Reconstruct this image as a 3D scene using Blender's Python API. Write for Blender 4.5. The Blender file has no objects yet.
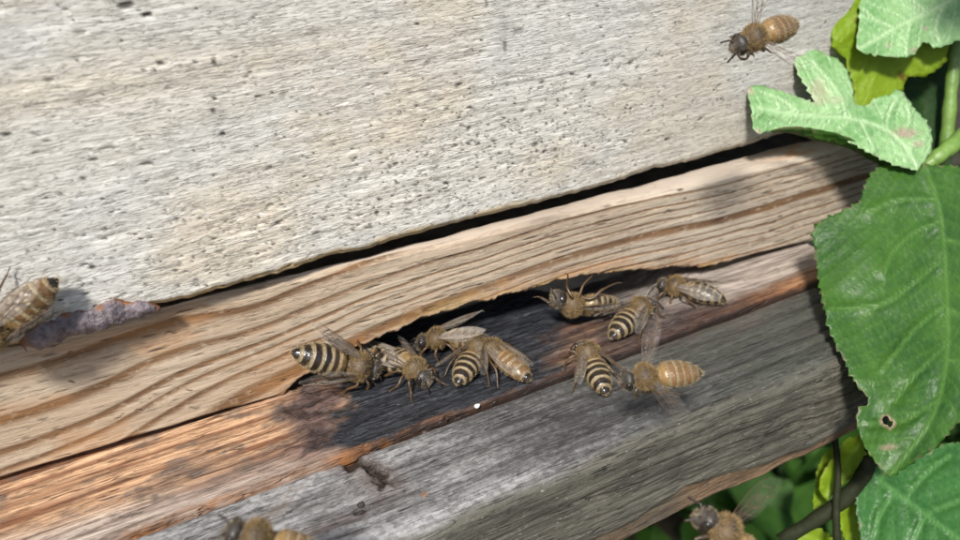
import bpy, bmesh, math, random
import numpy as np
from mathutils import Vector, Matrix, geometry

# ------------------------------------------------------------------ scene, camera, light   (1 unit = 1 cm)
S = bpy.context.scene
COL = S.collection
S.unit_settings.scale_length = 0.01
RX = np.array([[0.890, 0.263, -0.371], [-0.453, 0.428, -0.782], [-0.047, 0.865, 0.5]])   # rows: world x,y,z in (right, up, back)
RX[0] /= np.linalg.norm(RX[0]); RX[2] -= RX[0]*(RX[2]@RX[0]); RX[2] /= np.linalg.norm(RX[2]); RX[1] = np.cross(RX[2], RX[0])
FPX = 800.0
def ray(px, py):
    return RX @ np.array([(px-480)/FPX, -(py-270)/FPX, -1.0])
CAM = -ray(285, 397)*11.2
cd = bpy.data.cameras.new('camera'); cam = bpy.data.objects.new('camera', cd); COL.objects.link(cam)
cam.matrix_world = Matrix([list(RX[i])+[CAM[i]] for i in range(3)]+[[0, 0, 0, 1]])
cd.sensor_width = 36; cd.lens = FPX/960*36; cd.clip_start = 0.1; cd.clip_end = 5000
cd.dof.use_dof = True; cd.dof.focus_distance = 10.3; cd.dof.aperture_fstop = cd.lens*1e-3/0.10
S.camera = cam
SUN = Vector((-0.42, -0.50, 0.76)).normalized()
W = bpy.data.worlds.new('World'); S.world = W; W.use_nodes = True
wn = W.node_tree.nodes; sky = wn.new('ShaderNodeTexSky'); sky.sky_type = 'NISHITA'; sky.sun_disc = False
sky.sun_elevation = math.asin(SUN.z); sky.sun_rotation = math.atan2(SUN.x, SUN.y); sky.dust_density = 2.0
W.node_tree.links.new(sky.outputs[0], wn['Background'].inputs[0]); wn['Background'].inputs[1].default_value = 0.085
sl = bpy.data.lights.new('sun', 'SUN'); sl.energy = 3.6; sl.angle = math.radians(7); sl.color = (1, 0.965, 0.92)
so = bpy.data.objects.new('sun', sl); COL.objects.link(so); so.rotation_euler = SUN.to_track_quat('Z', 'Y').to_euler()
so.location = (-20, -20, 60)
S.view_settings.view_transform = 'Standard'; S.view_settings.look = 'None'; S.view_settings.gamma = 1
S.view_settings.exposure = 0.85
S.render.engine = 'CYCLES'; S.cycles.use_denoising = True
S.cycles.max_bounces = 8; S.cycles.transparent_max_bounces = 16

def on(px, py, ax, v):                    # the point of the photo's ray on a plane of the hive
    d = ray(px, py); return CAM + d*((v-CAM[ax])/d[ax])
def at(px, py, depth):
    return CAM + ray(px, py)*depth
rng = np.random.default_rng(7); random.seed(7)

# ------------------------------------------------------------------ noise (numpy)
TAB = np.random.default_rng(3).random((8, 256, 256))
def vn(x, y, s=0):
    t = TAB[s % 8]; xi = np.floor(x).astype(int); yi = np.floor(y).astype(int)
    fx = x-xi; fy = y-yi; fx = fx*fx*(3-2*fx); fy = fy*fy*(3-2*fy); o = s*37
    g = lambda a, b: t[(a+o) & 255, (b+o*3) & 255]
    return (g(xi, yi)*(1-fx)+g(xi+1, yi)*fx)*(1-fy)+(g(xi, yi+1)*(1-fx)+g(xi+1, yi+1)*fx)*fy
def fbm(x, y, s=0, o=4):
    r = 0; a = .5; n = 0
    for k in range(o):
        r = r+a*vn(x, y, s+k); n += a; x = x*2.03+5.2; y = y*2.03+1.7; a *= .5
    return r/n
def ss(a, b, x):
    t = np.clip((x-a)/(b-a), 0, 1); return t*t*(3-2*t)

# ------------------------------------------------------------------ objects
def tag(o, label=None, cat=None, group=None, kind=None):
    for k, v in (('label', label), ('category', cat), ('group', group), ('kind', kind)):
        if v: o[k] = v
    return o
def empty(name, loc=(0, 0, 0)):
    o = bpy.data.objects.new(name, None); COL.objects.link(o); o.location = loc; o.empty_display_size = .2; return o
def link(name, me, parent=None):
    o = bpy.data.objects.new(name, me); COL.objects.link(o)
    if parent is not None:
        o.parent = parent
        if parent.type == 'EMPTY' and parent.get('local') is None: o.matrix_parent_inverse = Matrix.Translation(-Vector(parent.location))
    return o
def mesh(name, V, F, mats, attrs=None, smooth=True, mi=None):
    me = bpy.data.meshes.new(name); V = np.asarray(V, dtype=np.float32)
    if isinstance(F, np.ndarray):
        n, k = F.shape
        me.vertices.add(len(V)); me.vertices.foreach_set('co', V.ravel())
        me.loops.add(n*k); me.loops.foreach_set('vertex_index', F.ravel().astype(np.int32))
        me.polygons.add(n); me.polygons.foreach_set('loop_start', np.arange(0, n*k, k, dtype=np.int32))
        me.update(calc_edges=True); me.validate()
    else:
        me.from_pydata([tuple(map(float, v)) for v in V], [], F); me.update()
    for m in (mats if isinstance(mats, (list, tuple)) else [mats]): me.materials.append(m)
    for k, a in (attrs or {}).items():
        a = np.asarray(a, dtype=np.float32)
        if a.ndim == 1:
            at_ = me.attributes.new(k, 'FLOAT', 'POINT'); at_.data.foreach_set('value', a)
        else:
            at_ = me.attributes.new(k, 'FLOAT_COLOR', 'POINT'); at_.data.foreach_set('color', np.concatenate([a, np.ones((len(a), 1), np.float32)], 1).ravel())
    if smooth: me.polygons.foreach_set('use_smooth', np.ones(len(me.polygons), bool))
    if mi is not None: me.polygons.foreach_set('material_index', np.asarray(mi, dtype=np.int32))
    return me
def gridfaces(nr, nc, wrap=False):
    i = np.arange(nr*nc).reshape(nr, nc)
    if wrap: i = np.concatenate([i, i[:, :1]], 1)
    return np.stack([i[:-1, :-1], i[:-1, 1:], i[1:, 1:], i[1:, :-1]], -1).reshape(-1, 4)
def box_geo(lo, hi):
    (a, b, c), (d, e, f) = lo, hi
    V = [(a, b, c), (d, b, c), (d, e, c), (a, e, c), (a, b, f), (d, b, f), (d, e, f), (a, e, f)]
    return V, [(0, 3, 2, 1), (4, 5, 6, 7), (0, 1, 5, 4), (1, 2, 6, 5), (2, 3, 7, 6), (3, 0, 4, 7)]
def slab(name, lo, hi, m, parent):
    bm = bmesh.new(); V, F = box_geo(lo, hi); vs = [bm.verts.new(v) for v in V]
    for f in F: bm.faces.new([vs[i] for i in f])
    bmesh.ops.bevel(bm, geom=bm.edges[:], offset=.08, segments=2, affect='EDGES')
    me = bpy.data.meshes.new(name); bm.to_mesh(me); bm.free(); me.materials.append(m)
    return link(name, me, parent)
def tube(P, R, n=8, flat=None):
    P = np.asarray(P, float); V = []; m = len(P); up0 = np.array([.3, .2, .93])
    for i in range(m):
        d = P[min(i+1, m-1)]-P[max(i-1, 0)]; d /= np.linalg.norm(d)+1e-9
        a = np.cross(d, up0); a /= np.linalg.norm(a)+1e-9; b = np.cross(a, d)
        for k in range(n):
            t = 2*math.pi*k/n; V.append(P[i]+R[i]*(math.cos(t)*a+math.sin(t)*b))
    F = gridfaces(m, n, True).tolist(); F.append(list(range(n))[::-1]); F.append([(m-1)*n+k for k in range(n)])
    return np.array(V), F
def spline(P, n):
    P = np.asarray(P, float); Q = np.vstack([2*P[0]-P[1], P, 2*P[-1]-P[-2]]); out = []
    segs = len(P)-1
    for u in np.linspace(0, segs, n):
        i = min(int(u), segs-1); t = u-i; a, b, c, d = Q[i:i+4]
        out.append(.5*((2*b)+(c-a)*t+(2*a-5*b+4*c-d)*t*t+(3*b-a-3*c+d)*t**3))
    return np.array(out)

# ------------------------------------------------------------------ materials
class NT:
    def __init__(s, name):
        s.m = bpy.data.materials.new(name); s.m.use_nodes = True; s.t = s.m.node_tree; s.n = s.t.nodes; s.b = s.n['Principled BSDF']; s.out = s.n['Material Output']
        s.co = s.n.new('ShaderNodeTexCoord').outputs['Object']
    def set(s, sock, v):
        if isinstance(v, bpy.types.NodeSocket): s.t.links.new(v, sock)
        elif isinstance(v, (tuple, list)) and len(v) == 3 and sock.type == 'RGBA': sock.default_value = (*v, 1)
        else: sock.default_value = v
    def attr(s, name, col=False):
        a = s.n.new('ShaderNodeAttribute'); a.attribute_name = name; return a.outputs['Color' if col else 'Fac']
    def noise(s, scale=(1, 1, 1), sc=1.0, detail=4, rough=.55, dist=0.0):
        mp = s.n.new('ShaderNodeMapping'); s.set(mp.inputs[0], s.co); mp.inputs['Scale'].default_value = scale
        t = s.n.new('ShaderNodeTexNoise'); s.set(t.inputs['Vector'], mp.outputs[0]); t.inputs['Scale'].default_value = sc; t.inputs['Detail'].default_value = detail
        t.inputs['Roughness'].default_value = rough; t.inputs['Distortion'].default_value = dist; return t.outputs['Fac']
    def voro(s, scale, sc):
        mp = s.n.new('ShaderNodeMapping'); s.set(mp.inputs[0], s.co); mp.inputs['Scale'].default_value = scale
        t = s.n.new('ShaderNodeTexVoronoi'); s.set(t.inputs['Vector'], mp.outputs[0]); t.inputs['Scale'].default_value = sc; return t
    def rng(s, v, a, b, c=0.0, d=1.0):
        r = s.n.new('ShaderNodeMapRange'); s.set(r.inputs[0], v)
        for i, x in enumerate((a, b, c, d)): r.inputs[i+1].default_value = x
        return r.outputs[0]
    def math(s, op, a, b=0.0):
        r = s.n.new('ShaderNodeMath'); r.operation = op; s.set(r.inputs[0], a); s.set(r.inputs[1], b); return r.outputs[0]
    def fibre(s, scale, w, lo=.42, hi=.58, sc2=None):      # hairline splits that follow the grain, broken up along their length
        n = s.noise(scale, 1.0, 2, .5, .3); d = s.math('ABSOLUTE', s.math('SUBTRACT', n, .5)); l = s.rng(d, w, w*.25); k = s.rng(s.noise(sc2 or tuple(max(q*.35, .8) for q in scale), 1.3, 3, .6), lo, hi); return s.math('MULTIPLY', l, k)
    def mix(s, f, a, b, mode='MIX'):
        r = s.n.new('ShaderNodeMix'); r.data_type = 'RGBA'; r.blend_type = mode; s.set(r.inputs[0], f); s.set(r.inputs[6], a); s.set(r.inputs[7], b); return r.outputs[2]
    def bump(s, h, dist, strength=1.0, prev=None):
        r = s.n.new('ShaderNodeBump'); s.set(r.inputs['Height'], h); r.inputs['Distance'].default_value = dist; r.inputs['Strength'].default_value = strength
        if prev is not None: s.set(r.inputs['Normal'], prev)
        return r.outputs[0]
    def fin(s, col, rough=.7, nrm=None, spec=.3):
        s.set(s.b.inputs['Base Color'], col); s.set(s.b.inputs['Roughness'], rough); s.b.inputs['Specular IOR Level'].default_value = spec
        if nrm is not None: s.set(s.b.inputs['Normal'], nrm)
        return s.m

def m_upper():
    t = NT('weathered_pale_wood')
    c = t.mix(t.rng(t.noise((.25, 1, .9), .9, 5), .35, .65), (.61, .605, .565), (.68, .65, .575))
    c = t.mix(t.math('MULTIPLY', t.attr('warm'), .65), c, (.62, .50, .33))
    c = t.mix(t.rng(t.noise((.35, .5, .5), 1.2, 4), .55, .72, 0, .55), c, (.52, .545, .57))
    fine = t.noise((3.8, 6, 44), 1.0, 5, .65)
    c = t.mix(t.rng(fine, .38, .56, .36, 0), c, (.24, .225, .19))
    lg = t.noise((.30, 3, 20), 1.0, 4, .6, .2); c = t.mix(t.rng(lg, .36, .50, .38, 0), c, (.36, .33, .27)); c = t.mix(t.rng(lg, .54, .68, 0, .35), c, (.74, .71, .64))
    chk = t.noise((7.5, 6, 44), 1.0, 4, .65, .6)
    c = t.mix(t.rng(chk, .33, .41, .6, 0), c, (.15, .135, .11))
    mot = t.noise((9, 9, 14), 1.0, 4, .7)
    c = t.mix(t.rng(mot, .35, .65, .14, 0), c, (.28, .27, .24))
    c = t.mix(t.rng(t.noise((10, 8, 26), 1.0, 2, .5), .60, .70, 0, .5), c, (.76, .75, .71))
    fb = t.fibre((2.0, 4, 17), .020); fb2 = t.fibre((4.6, 5, 38), .05, .44, .56)
    c = t.mix(t.math('MULTIPLY', fb, .45), c, (.20, .18, .145)); c = t.mix(t.math('MULTIPLY', fb2, .6), c, (.20, .18, .145))
    c = t.mix(t.attr('grey'), c, t.mix(.75, c, (.30, .29, .265)))
    c = t.mix(t.attr('edge'), c, (.50, .34, .12))
    c = t.mix(t.attr('dark'), c, (.035, .03, .025))
    h = t.math('ADD', fine, t.math('MULTIPLY', t.rng(chk, .3, .48), 1.1)); h = t.math('ADD', h, t.math('MULTIPLY', mot, .35)); h = t.math('SUBTRACT', h, t.math('ADD', t.math('MULTIPLY', fb, .8), t.math('MULTIPLY', fb2, .4)))
    return t.fin(c, .78, t.bump(h, .010, .8), .2)
def m_strip():
    t = NT('pine_strip_wood')
    c = t.mix(t.rng(t.noise((.3, 1, 1), 1.0, 4), .35, .65), (.37, .285, .20), (.43, .355, .265))
    c = t.mix(t.attr('grey'), c, (.36, .315, .25))
    fine = t.noise((1.6, 8, 40), 1.0, 5, .6)
    c = t.mix(t.rng(fine, .36, .56, .20, 0), c, (.25, .17, .10))
    c = t.mix(t.attr('ring'), c, t.mix(t.rng(t.noise((.5, 1, 1), 1, 2), .4, .6), (.11, .052, .020), (.16, .078, .028)))
    sp = t.noise((4, 8, 24), 1.0, 3, .6)
    c = t.mix(t.rng(sp, .28, .35, .45, 0), c, (.09, .06, .04))
    c = t.mix(t.rng(t.noise((8, 8, 12), 1.0, 3, .6), .55, .7, 0, .35), c, (.5, .42, .31))
    fb = t.fibre((.9, 4, 15), .020); fb2 = t.fibre((2.2, 5, 34), .04, .46, .58)
    c = t.mix(t.math('MULTIPLY', fb, .4), c, (.10, .062, .034)); c = t.mix(t.math('MULTIPLY', fb2, .4), c, (.15, .10, .06))
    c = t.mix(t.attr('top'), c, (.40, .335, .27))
    c = t.mix(t.attr('orange'), c, (.36, .17, .06))
    c = t.mix(t.attr('gold'), c, (.33, .22, .075))
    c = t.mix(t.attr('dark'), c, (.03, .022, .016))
    h = t.math('SUBTRACT', t.math('ADD', fine, t.math('MULTIPLY', sp, .6)), t.math('ADD', fb, t.math('MULTIPLY', fb2, .5)))
    return t.fin(c, .72, t.bump(h, .012, .7), .2)
def m_floor():
    t = NT('stained_floor_wood')
    fine = t.noise((1.1, 26, 10), 1.0, 5, .6); blot = t.noise((2.2, 5, 3), 1.0, 5, .6)
    c = t.mix(t.attr('ridge'), (.17, .075, .034), (.52, .33, .19)); c = t.mix(t.rng(fine, .36, .56, .45, 0), c, (.20, .075, .03)); c = t.mix(t.rng(blot, .5, .7, 0, .5), c, (.25, .11, .05))
    fb = t.fibre((.7, 12, 4), .022); fb2 = t.fibre((1.8, 26, 6), .045, .44, .58)
    c = t.mix(t.math('MULTIPLY', fb, .8), c, (.06, .025, .012)); c = t.mix(t.math('MULTIPLY', fb2, .55), c, (.12, .05, .022))
    c = t.mix(t.attr('pale'), c, t.mix(t.rng(fine, .36, .58), (.17, .13, .105), (.44, .38, .32)))
    c = t.mix(t.math('MULTIPLY', t.attr('smoke'), t.rng(blot, .36, .58, 1, .25)), c, (.11, .08, .062))
    c = t.mix(t.attr('purple'), c, t.mix(t.rng(blot, .4, .6), (.030, .018, .015), (.10, .060, .048)))
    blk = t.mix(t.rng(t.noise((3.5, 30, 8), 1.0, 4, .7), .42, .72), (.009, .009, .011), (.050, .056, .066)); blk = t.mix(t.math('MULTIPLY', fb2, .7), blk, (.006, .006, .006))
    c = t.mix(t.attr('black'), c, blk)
    c = t.mix(t.attr('grey'), c, t.mix(t.rng(fine, .35, .62), (.16, .13, .11), (.42, .37, .32)))
    c = t.mix(t.attr('rust'), c, t.mix(t.rng(blot, .35, .6), (.05, .022, .010), (.25, .105, .034)))
    c = t.mix(t.attr('dark'), c, (.015, .011, .009))
    rough = t.rng(t.attr('black'), 0, 1, .62, .40)
    h = t.math('SUBTRACT', t.math('ADD', fine, t.math('MULTIPLY', t.noise((9, 16, 9), 1.0, 4, .65), .6)), t.math('ADD', fb, t.math('MULTIPLY', fb2, .5)))
    return t.fin(c, rough, t.bump(h, .03, .9), .4)
def m_landing():
    t = NT('grey_landing_wood')
    fine = t.noise((1.3, 26, 26), 1.0, 5, .62); blot = t.noise((.8, 2.0, 2), 1.0, 5, .6)
    c = t.mix(t.rng(blot, .35, .65), (.056, .054, .052), (.105, .102, .098))
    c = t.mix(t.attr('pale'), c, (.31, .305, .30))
    c = t.mix(t.rng(fine, .36, .58, .22, 0), c, (.07, .067, .065)); gr_ = t.noise((9, 13, 13), 1.0, 4, .7); c = t.mix(t.rng(gr_, .40, .56, .55, 0), c, (.045, .043, .042)); c = t.mix(t.rng(gr_, .52, .68, 0, .35), c, (.26, .26, .26))
    fb = t.fibre((.6, 12, 12), .022); fb2 = t.fibre((1.8, 26, 26), .045, .44, .58)
    c = t.mix(t.math('MULTIPLY', fb, .6), c, (.018, .016, .015)); c = t.mix(t.math('MULTIPLY', fb2, .35), c, (.035, .033, .032)); c = t.mix(t.attr('greenish'), c, (.055, .060, .045))
    c = t.mix(t.attr('ring'), c, (.032, .030, .029))
    c = t.mix(t.attr('brown'), c, (.085, .062, .052))
    sp = t.noise((17, 22, 26), 1.0, 3, .6)
    frn = t.mix(t.rng(blot, .35, .65), (.075, .072, .055), (.135, .126, .098))
    frn = t.mix(t.rng(fine, .38, .6, .6, 0), frn, (.05, .045, .036))
    frn = t.mix(t.rng(sp, .63, .72, 0, .55), frn, (.34, .33, .29))
    frn = t.mix(t.math('MULTIPLY', fb, .85), frn, (.015, .013, .010)); frn = t.mix(t.math('MULTIPLY', fb2, .6), frn, (.03, .027, .021))
    c = t.mix(t.attr('front'), c, frn)
    c = t.mix(t.attr('orange'), c, t.mix(t.rng(fine, .35, .62), (.08, .052, .030), (.20, .13, .075)))
    c = t.mix(t.rng(t.noise((5, 9, 9), 1.0, 3, .6), .30, .36, .7, 0), c, (.05, .046, .042))
    c = t.mix(t.attr('rust'), c, (.22, .10, .035))
    c = t.mix(t.attr('dark'), c, (.020, .012, .008))
    h = t.math('SUBTRACT', t.math('ADD', fine, t.math('MULTIPLY', gr_, .9)), t.math('ADD', fb, t.math('MULTIPLY', fb2, .5)))
    return t.fin(c, t.rng(t.attr('front'), 0, 1, .5, .75), t.bump(h, .025, .9), .3)
def m_plainwood():
    t = NT('hidden_side_wood'); f = t.noise((6, 6, 20), .4, 4)
    return t.fin(t.mix(t.rng(f, .35, .65), (.22, .19, .15), (.36, .32, .26)), .75, t.bump(f, .03))
def m_propolis():
    t = NT('dried_propolis'); f = t.noise((1, 1, 1), 7, 5, .65)
    c = t.mix(t.rng(f, .35, .65), (.06, .048, .055), (.24, .20, .21)); c = t.mix(t.attr('rim'), c, (.20, .075, .02))
    return t.fin(c, t.rng(t.attr('rim'), 0, 1, .42, .5), t.bump(f, .08, .9), .5)
def m_crumb(name, col):
    t = NT(name); f = t.noise((1, 1, 1), 20, 3); return t.fin(t.mix(f, tuple(x*.6 for x in col), col), .5, t.bump(f, .03))
def m_bee():
    t = NT('bee_body'); f = t.noise((1, 1, 1), 18, 4)
    c = t.mix(t.rng(f, .3, .7, .0, .35), t.attr('tint', True), (.01, .008, .006)); return t.fin(c, t.attr('rgh'), t.bump(f, .012, .7), .5)
def m_fur():
    t = NT('bee_fur'); return t.fin(t.attr('tint', True), .6, None, .35)
def m_simple(name, col, rough, spec=.5):
    t = NT(name); f = t.noise((1, 1, 1), 25, 2); return t.fin(t.mix(f, tuple(x*.7 for x in col), col), rough, None, spec)
def m_wing(k=.16):
    t = NT('wing_membrane'); f = t.noise((3, 3, 3), 4, 3)
    t.fin(t.mix(f, (.30, .27, .22), (.5, .46, .4)), .22, t.bump(f, .02, .6), .8)
    tr = t.n.new('ShaderNodeBsdfTransparent'); mx = t.n.new('ShaderNodeMixShader'); mx.inputs[0].default_value = k
    t.t.links.new(tr.outputs[0], mx.inputs[1]); t.t.links.new(t.b.outputs[0], mx.inputs[2]); t.t.links.new(mx.outputs[0], t.out.inputs[0]); return t.m
def m_leaf(name, c1, c2, veinc, trans, tcol, rough=.38, spec=.5, dmg=(.30, .20, .14), bd=.05):
    t = NT(name); f = t.noise((1, 1, 1), 1.3, 6, .65); g = t.noise((1, 1, 1), 11, 4, .6)
    c = t.mix(t.rng(f, .35, .65), c1, c2); c = t.mix(t.rng(g, .4, .7, 0, .4), c, tuple(x*.55 for x in c1))
    vo = t.voro((1, 1, 1), 9); vo.feature = 'DISTANCE_TO_EDGE'; net = t.rng(vo.outputs['Distance'], .0, .09, 1, 0); c = t.mix(t.math('MULTIPLY', net, .16), c, veinc)
    c = t.mix(t.attr('vein'), c, veinc); c = t.mix(t.attr('blotch'), c, dmg)
    h = t.math('ADD', t.math('MULTIPLY', g, .5), f)
    h = t.math('SUBTRACT', t.math('MULTIPLY', h, .5), t.math('ADD', t.math('MULTIPLY', t.attr('vein'), .5), t.math('MULTIPLY', net, .03)))
    nrm = t.bump(h, bd, .8)
    t.fin(c, t.rng(g, .3, .7, rough-.06, rough+.12), nrm, spec)
    tl = t.n.new('ShaderNodeBsdfTranslucent'); t.set(tl.inputs[0], t.mix(t.attr('vein'), t.mix(t.attr('blotch'), t.mix(t.rng(f, .35, .65), tcol, tuple(x*.8 for x in tcol)), dmg), tuple(x*.8 for x in tcol)))
    mx = t.n.new('ShaderNodeMixShader'); mx.inputs[0].default_value = trans
    t.t.links.new(t.b.outputs[0], mx.inputs[1]); t.t.links.new(tl.outputs[0], mx.inputs[2]); t.t.links.new(mx.outputs[0], t.out.inputs[0]); return t.m
def m_soil():
    t = NT('soil'); f = t.noise((1, 1, 1), .3, 6, .65); return t.fin(t.mix(t.rng(f, .35, .65), (.018, .014, .009), (.05, .04, .024)), .9, t.bump(f, .6))

# ------------------------------------------------------------------ hive boards: swept profiles with true relief
XS = lambda a, b, st: np.arange(a, b+st*.5, st)
def stamp(A, xs, zs, x, z, rx, rz, amp, ang=0.):
    """adds a soft elongated spot (world position) to grid A[rows=z, cols=x]"""
    dx = xs[1]-xs[0]; i0, i1 = np.searchsorted(xs, [x-2*rx, x+2*rx]); j0, j1 = np.searchsorted(zs, [z-2*rx*abs(math.sin(ang))-2*rz, z+2*rx*abs(math.sin(ang))+2*rz])
    if i1 <= i0 or j1 <= j0: return
    X, Z = np.meshgrid(xs[i0:i1]-x, zs[j0:j1]-z); c, s = math.cos(ang), math.sin(ang)
    q = ((X*c+Z*s)/rx)**2+((-X*s+Z*c)/rz)**2
    A[j0:j1, i0:i1] = np.maximum(A[j0:j1, i0:i1], amp*ss(1.3, .35, q))

# ---- upper board of the box -------------------------------------------------
YU = -0.12
xs = XS(-5.5, 18, .024); zs = XS(0, 5.2, .022)
Xg, Zg = np.meshgrid(xs, zs)
zb = 2.078-.0135*(xs+3)+ (fbm(xs*1.3, xs*0, 1)-.5)*.10+(fbm(xs*9, xs*0+3, 2, 2)-.5)*.035+0.03*ss(5, 9, xs)
dark = np.zeros_like(Xg)
zabs = Zg+2.0
r = np.random.default_rng(11)
for k in range(11000):
    x = r.uniform(-5.2, 12); z = r.uniform(0.02, 4.4)
    dens = .08+.95*math.exp(-((x-3.0)/2.6)**2-((z-.75)/.75)**2)+.7*math.exp(-((x+1.6)/2.2)**2-((z-.5)/.55)**2)+.45*math.exp(-((x-4.5)/1.5)**2-((z-1.5)/.6)**2)
    if r.random() > dens*1.1: continue
    sz = r.lognormal(-4.55, .40); stamp(dark, xs, zs, x, z, sz*r.uniform(1.1, 2.6), sz*r.uniform(.55, .9), r.uniform(.45, 1), r.normal(.05, .3))
for px, py, rx, rz, a in ((146, 14, .09, .045, 1), (125, 4, .13, .06, .9), (80, 32, .1, .03, .7), (66, 10, .05, .03, .8), (107, 148, .14, .03, .7), (146, 162, .13, .03, .9), (8, 134, .08, .035, .9), (48, 141, .06, .03, .8),
                          (50, 80, .08, .025, .8), (160, 63, .06, .03, .9), (194, 62, .04, .03, .9), (212, 110, .05, .05, .8), (213, 62, .03, .08, .8), (506, 47, .05, .12, .55), (487, 4, .04, .1, .5), (537, 143, .07, .05, .8),
                          (469, 129, .06, .05, .8), (171, 265, .2, .04, .45), (93, 267, .06, .05, .9), (62, 195, .05, .03, .8), (410, 90, .14, .02, .5), (735, 80, .05, .03, .7), (395, 165, .06, .05, .8), (268, 168, .1, .03, .7), (505, 100, .1, .02, .6), (376, 213, .05, .05, .9), (520, 30, .12, .05, .4)):
    p = on(px, py, 1, YU); stamp(dark, xs, zs, p[0], p[2]-2.0, rx*.7, rz*.65, a, .05)
grain = fbm(Xg*.9, zabs*9+fbm(Xg*.4, zabs*.6, 5)*2, 1, 5)
checks = ss(.36, .25, fbm(Xg*2.2, zabs*17, 3, 3))*ss(.35, .6, fbm(Xg*.5, zabs*.8, 6))
relief = (grain-.5)*.016-dark*.02-checks*.010
l0, l1 = on(425, 97, 1, YU), on(592, 66, 1, YU); tt = (Xg-l0[0])/(l1[0]-l0[0]); zl = l0[2]+(l1[2]-l0[2])*tt
ridge = np.exp(-((zabs-zl)/.028)**2)*ss(-.1, .15, tt)*ss(1.05, .8, tt); relief += ridge*.012
warm = np.clip(ss(.50, .72, fbm(Xg*.45, zabs*.8, 2))*.75, 0, 1)
b0, b1 = on(0, 98, 1, YU), on(320, 52, 1, YU); zl = b0[2]+(b1[2]-b0[2])*(Xg-b0[0])/(b1[0]-b0[0])
warm = np.maximum(warm, .55*np.exp(-((zabs-zl)/.28)**2)*ss(3.2, 1.0, Xg)*(.5+fbm(Xg*2, zabs*9, 4)))
for px, py, w, h, a in ((550, 165, .9, .15, .5), (350, 55, .4, .6, .35), (370, 210, .7, .3, .35), (600, 172, .5, .12, .5), (245, 60, .5, .25, .3)):
    p = on(px, py, 1, YU); warm = np.maximum(warm, a*np.exp(-((Xg-p[0])/w)**2-((zabs-p[2])/h)**2)*(.6+.8*fbm(Xg*3, zabs*6, 5)))
grey = .62*ss(5, 10.5, Xg+2*(fbm(Xg*.5, zabs*.7, 3)-.5))+.15*ss(2.5, 5.5, Xg)  # right side greyed in the colour, standing in for leaf shade
for px, py, w, h, a in ((213, 90, .09, .9, .35), (505, 30, .12, .8, .5), (690, 150, .35, .6, .45), (640, 130, .3, .5, .3), (565, 205, .8, .12, .4), (250, 45, .7, .5, .2)):
    p = on(px, py, 1, YU); grey = np.maximum(grey, a*np.exp(-((Xg-p[0])/w)**2-((zabs-p[2])/h)**2)*(.5+fbm(Xg*4, zabs*5, 6)))
edge = ss(.13, .02, Zg+(fbm(Xg*3, Zg*8, 4)-.5)*.16)*.75*(.35+.65*ss(6, 2, Xg))
ez = ss(0, .12, Zg)                              # rounded lower arris
yw = -.38+.030*(xs+5.5)
prof_y = yw[None]-relief+.05*(1-ez)**2
zz = zb[None]+Zg*(1-(zb[None]-2.0)/5.2*1)
nb = 3                                           # underside rows (going back), then front rows, then top rows
under = [(2.6, .02), (1.0, .01), (.3, .005)]
rows_y = [yw+d for d, _ in under]; rows_z = [zb+0.0+e*(1 if True else 0) for _, e in under]
V = np.concatenate([np.stack([xs, y, z], -1)[None] for y, z in zip(rows_y, rows_z)]+[np.stack([Xg, prof_y, zz], -1)]+[np.stack([xs, yw*0, xs*0], -1)[None]*0+np.stack([xs, yw, np.full_like(xs, 24.)], -1)[None], np.stack([xs, np.full_like(xs, YU+2.6), np.full_like(xs, 24.)], -1)[None]])
pad = lambda A: np.concatenate([np.repeat(A[:1]*0, nb, 0), A, np.repeat(A[-1:], 2, 0)]).ravel()
MU = m_upper(); MP = m_plainwood()
hive = empty('hive_box', (5, 10, 2.0))
tag(hive, 'pale weathered wooden hive box with pitted grain above the entrance strip', 'beehive')
link('front_board', mesh('front_board', V.reshape(-1, 3), gridfaces(V.shape[0], V.shape[1])[:, ::-1], MU, dict(dark=pad(np.clip(dark, 0, 1)), warm=pad(np.clip(warm, 0, 1)), grey=pad(np.clip(grey, 0, 1)), edge=pad(np.clip(edge, 0, 1)))), hive)
slab('side_board', (-7.5, YU+.4, 2.0), (-5.52, 40, 24), MP, hive); slab('side_board', (18.02, YU+.4, 2.0), (20, 40, 24), MP, hive)
slab('back_board', (-5.5, 37.6, 2.0), (18, 39.8, 24), MP, hive); slab('lid', (-8, -1.5, 24.02), (20.5, 41, 26), MP, hive)
# propolis crust on the lower edge
def propolis():
    n, m = 110, 26; A = on(22, 343, 1, YU); B = on(157, 300, 1, YU); s = np.linspace(0, 1, n)
    cx = A[0]+(B[0]-A[0])*s; cz = 2.0+.06+.08*np.sin(s*3.1)+(fbm(s*7, s*0, 3)-.5)*.08
    hw = (.16+.10*np.sin(np.clip(s*1.1, 0, 1)*math.pi)**.6)*np.clip(np.minimum(s*9+.05, (1-s)*12+.05), 0, 1)**.5*(.75+.6*fbm(s*9, s*0+2, 1)); dep = hw*.55
    t = np.linspace(0, 2*math.pi, m, endpoint=False); Vv = []; rim = []
    for i in range(n):
        rr = 1+.9*(fbm(np.cos(t)*.9+s[i]*11, np.sin(t)*.9+s[i]*3+3, 2, 3)-.5)
        rr = rr+.5*(fbm(np.cos(t)*1.6+s[i]*24, np.sin(t)*1.6+8, 3)-.5); Vv.append(np.stack([np.full(m, cx[i])+.05*(rr-1), -.30+.02-np.cos(t)*dep[i]*rr*.55, cz[i]+np.sin(t)*hw[i]*rr*.6], -1))
        rim.append(ss(.78, 1.1, np.sin(t)+.7*(fbm(t+s[i]*20, t*0, 4)-.5))+.6*ss(.94, 1, s[i])+ss(.12, .0, s[i]))
    return np.array(Vv).reshape(-1, 3), gridfaces(n, m, True), np.clip(np.array(rim).ravel(), 0, 1)
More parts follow.
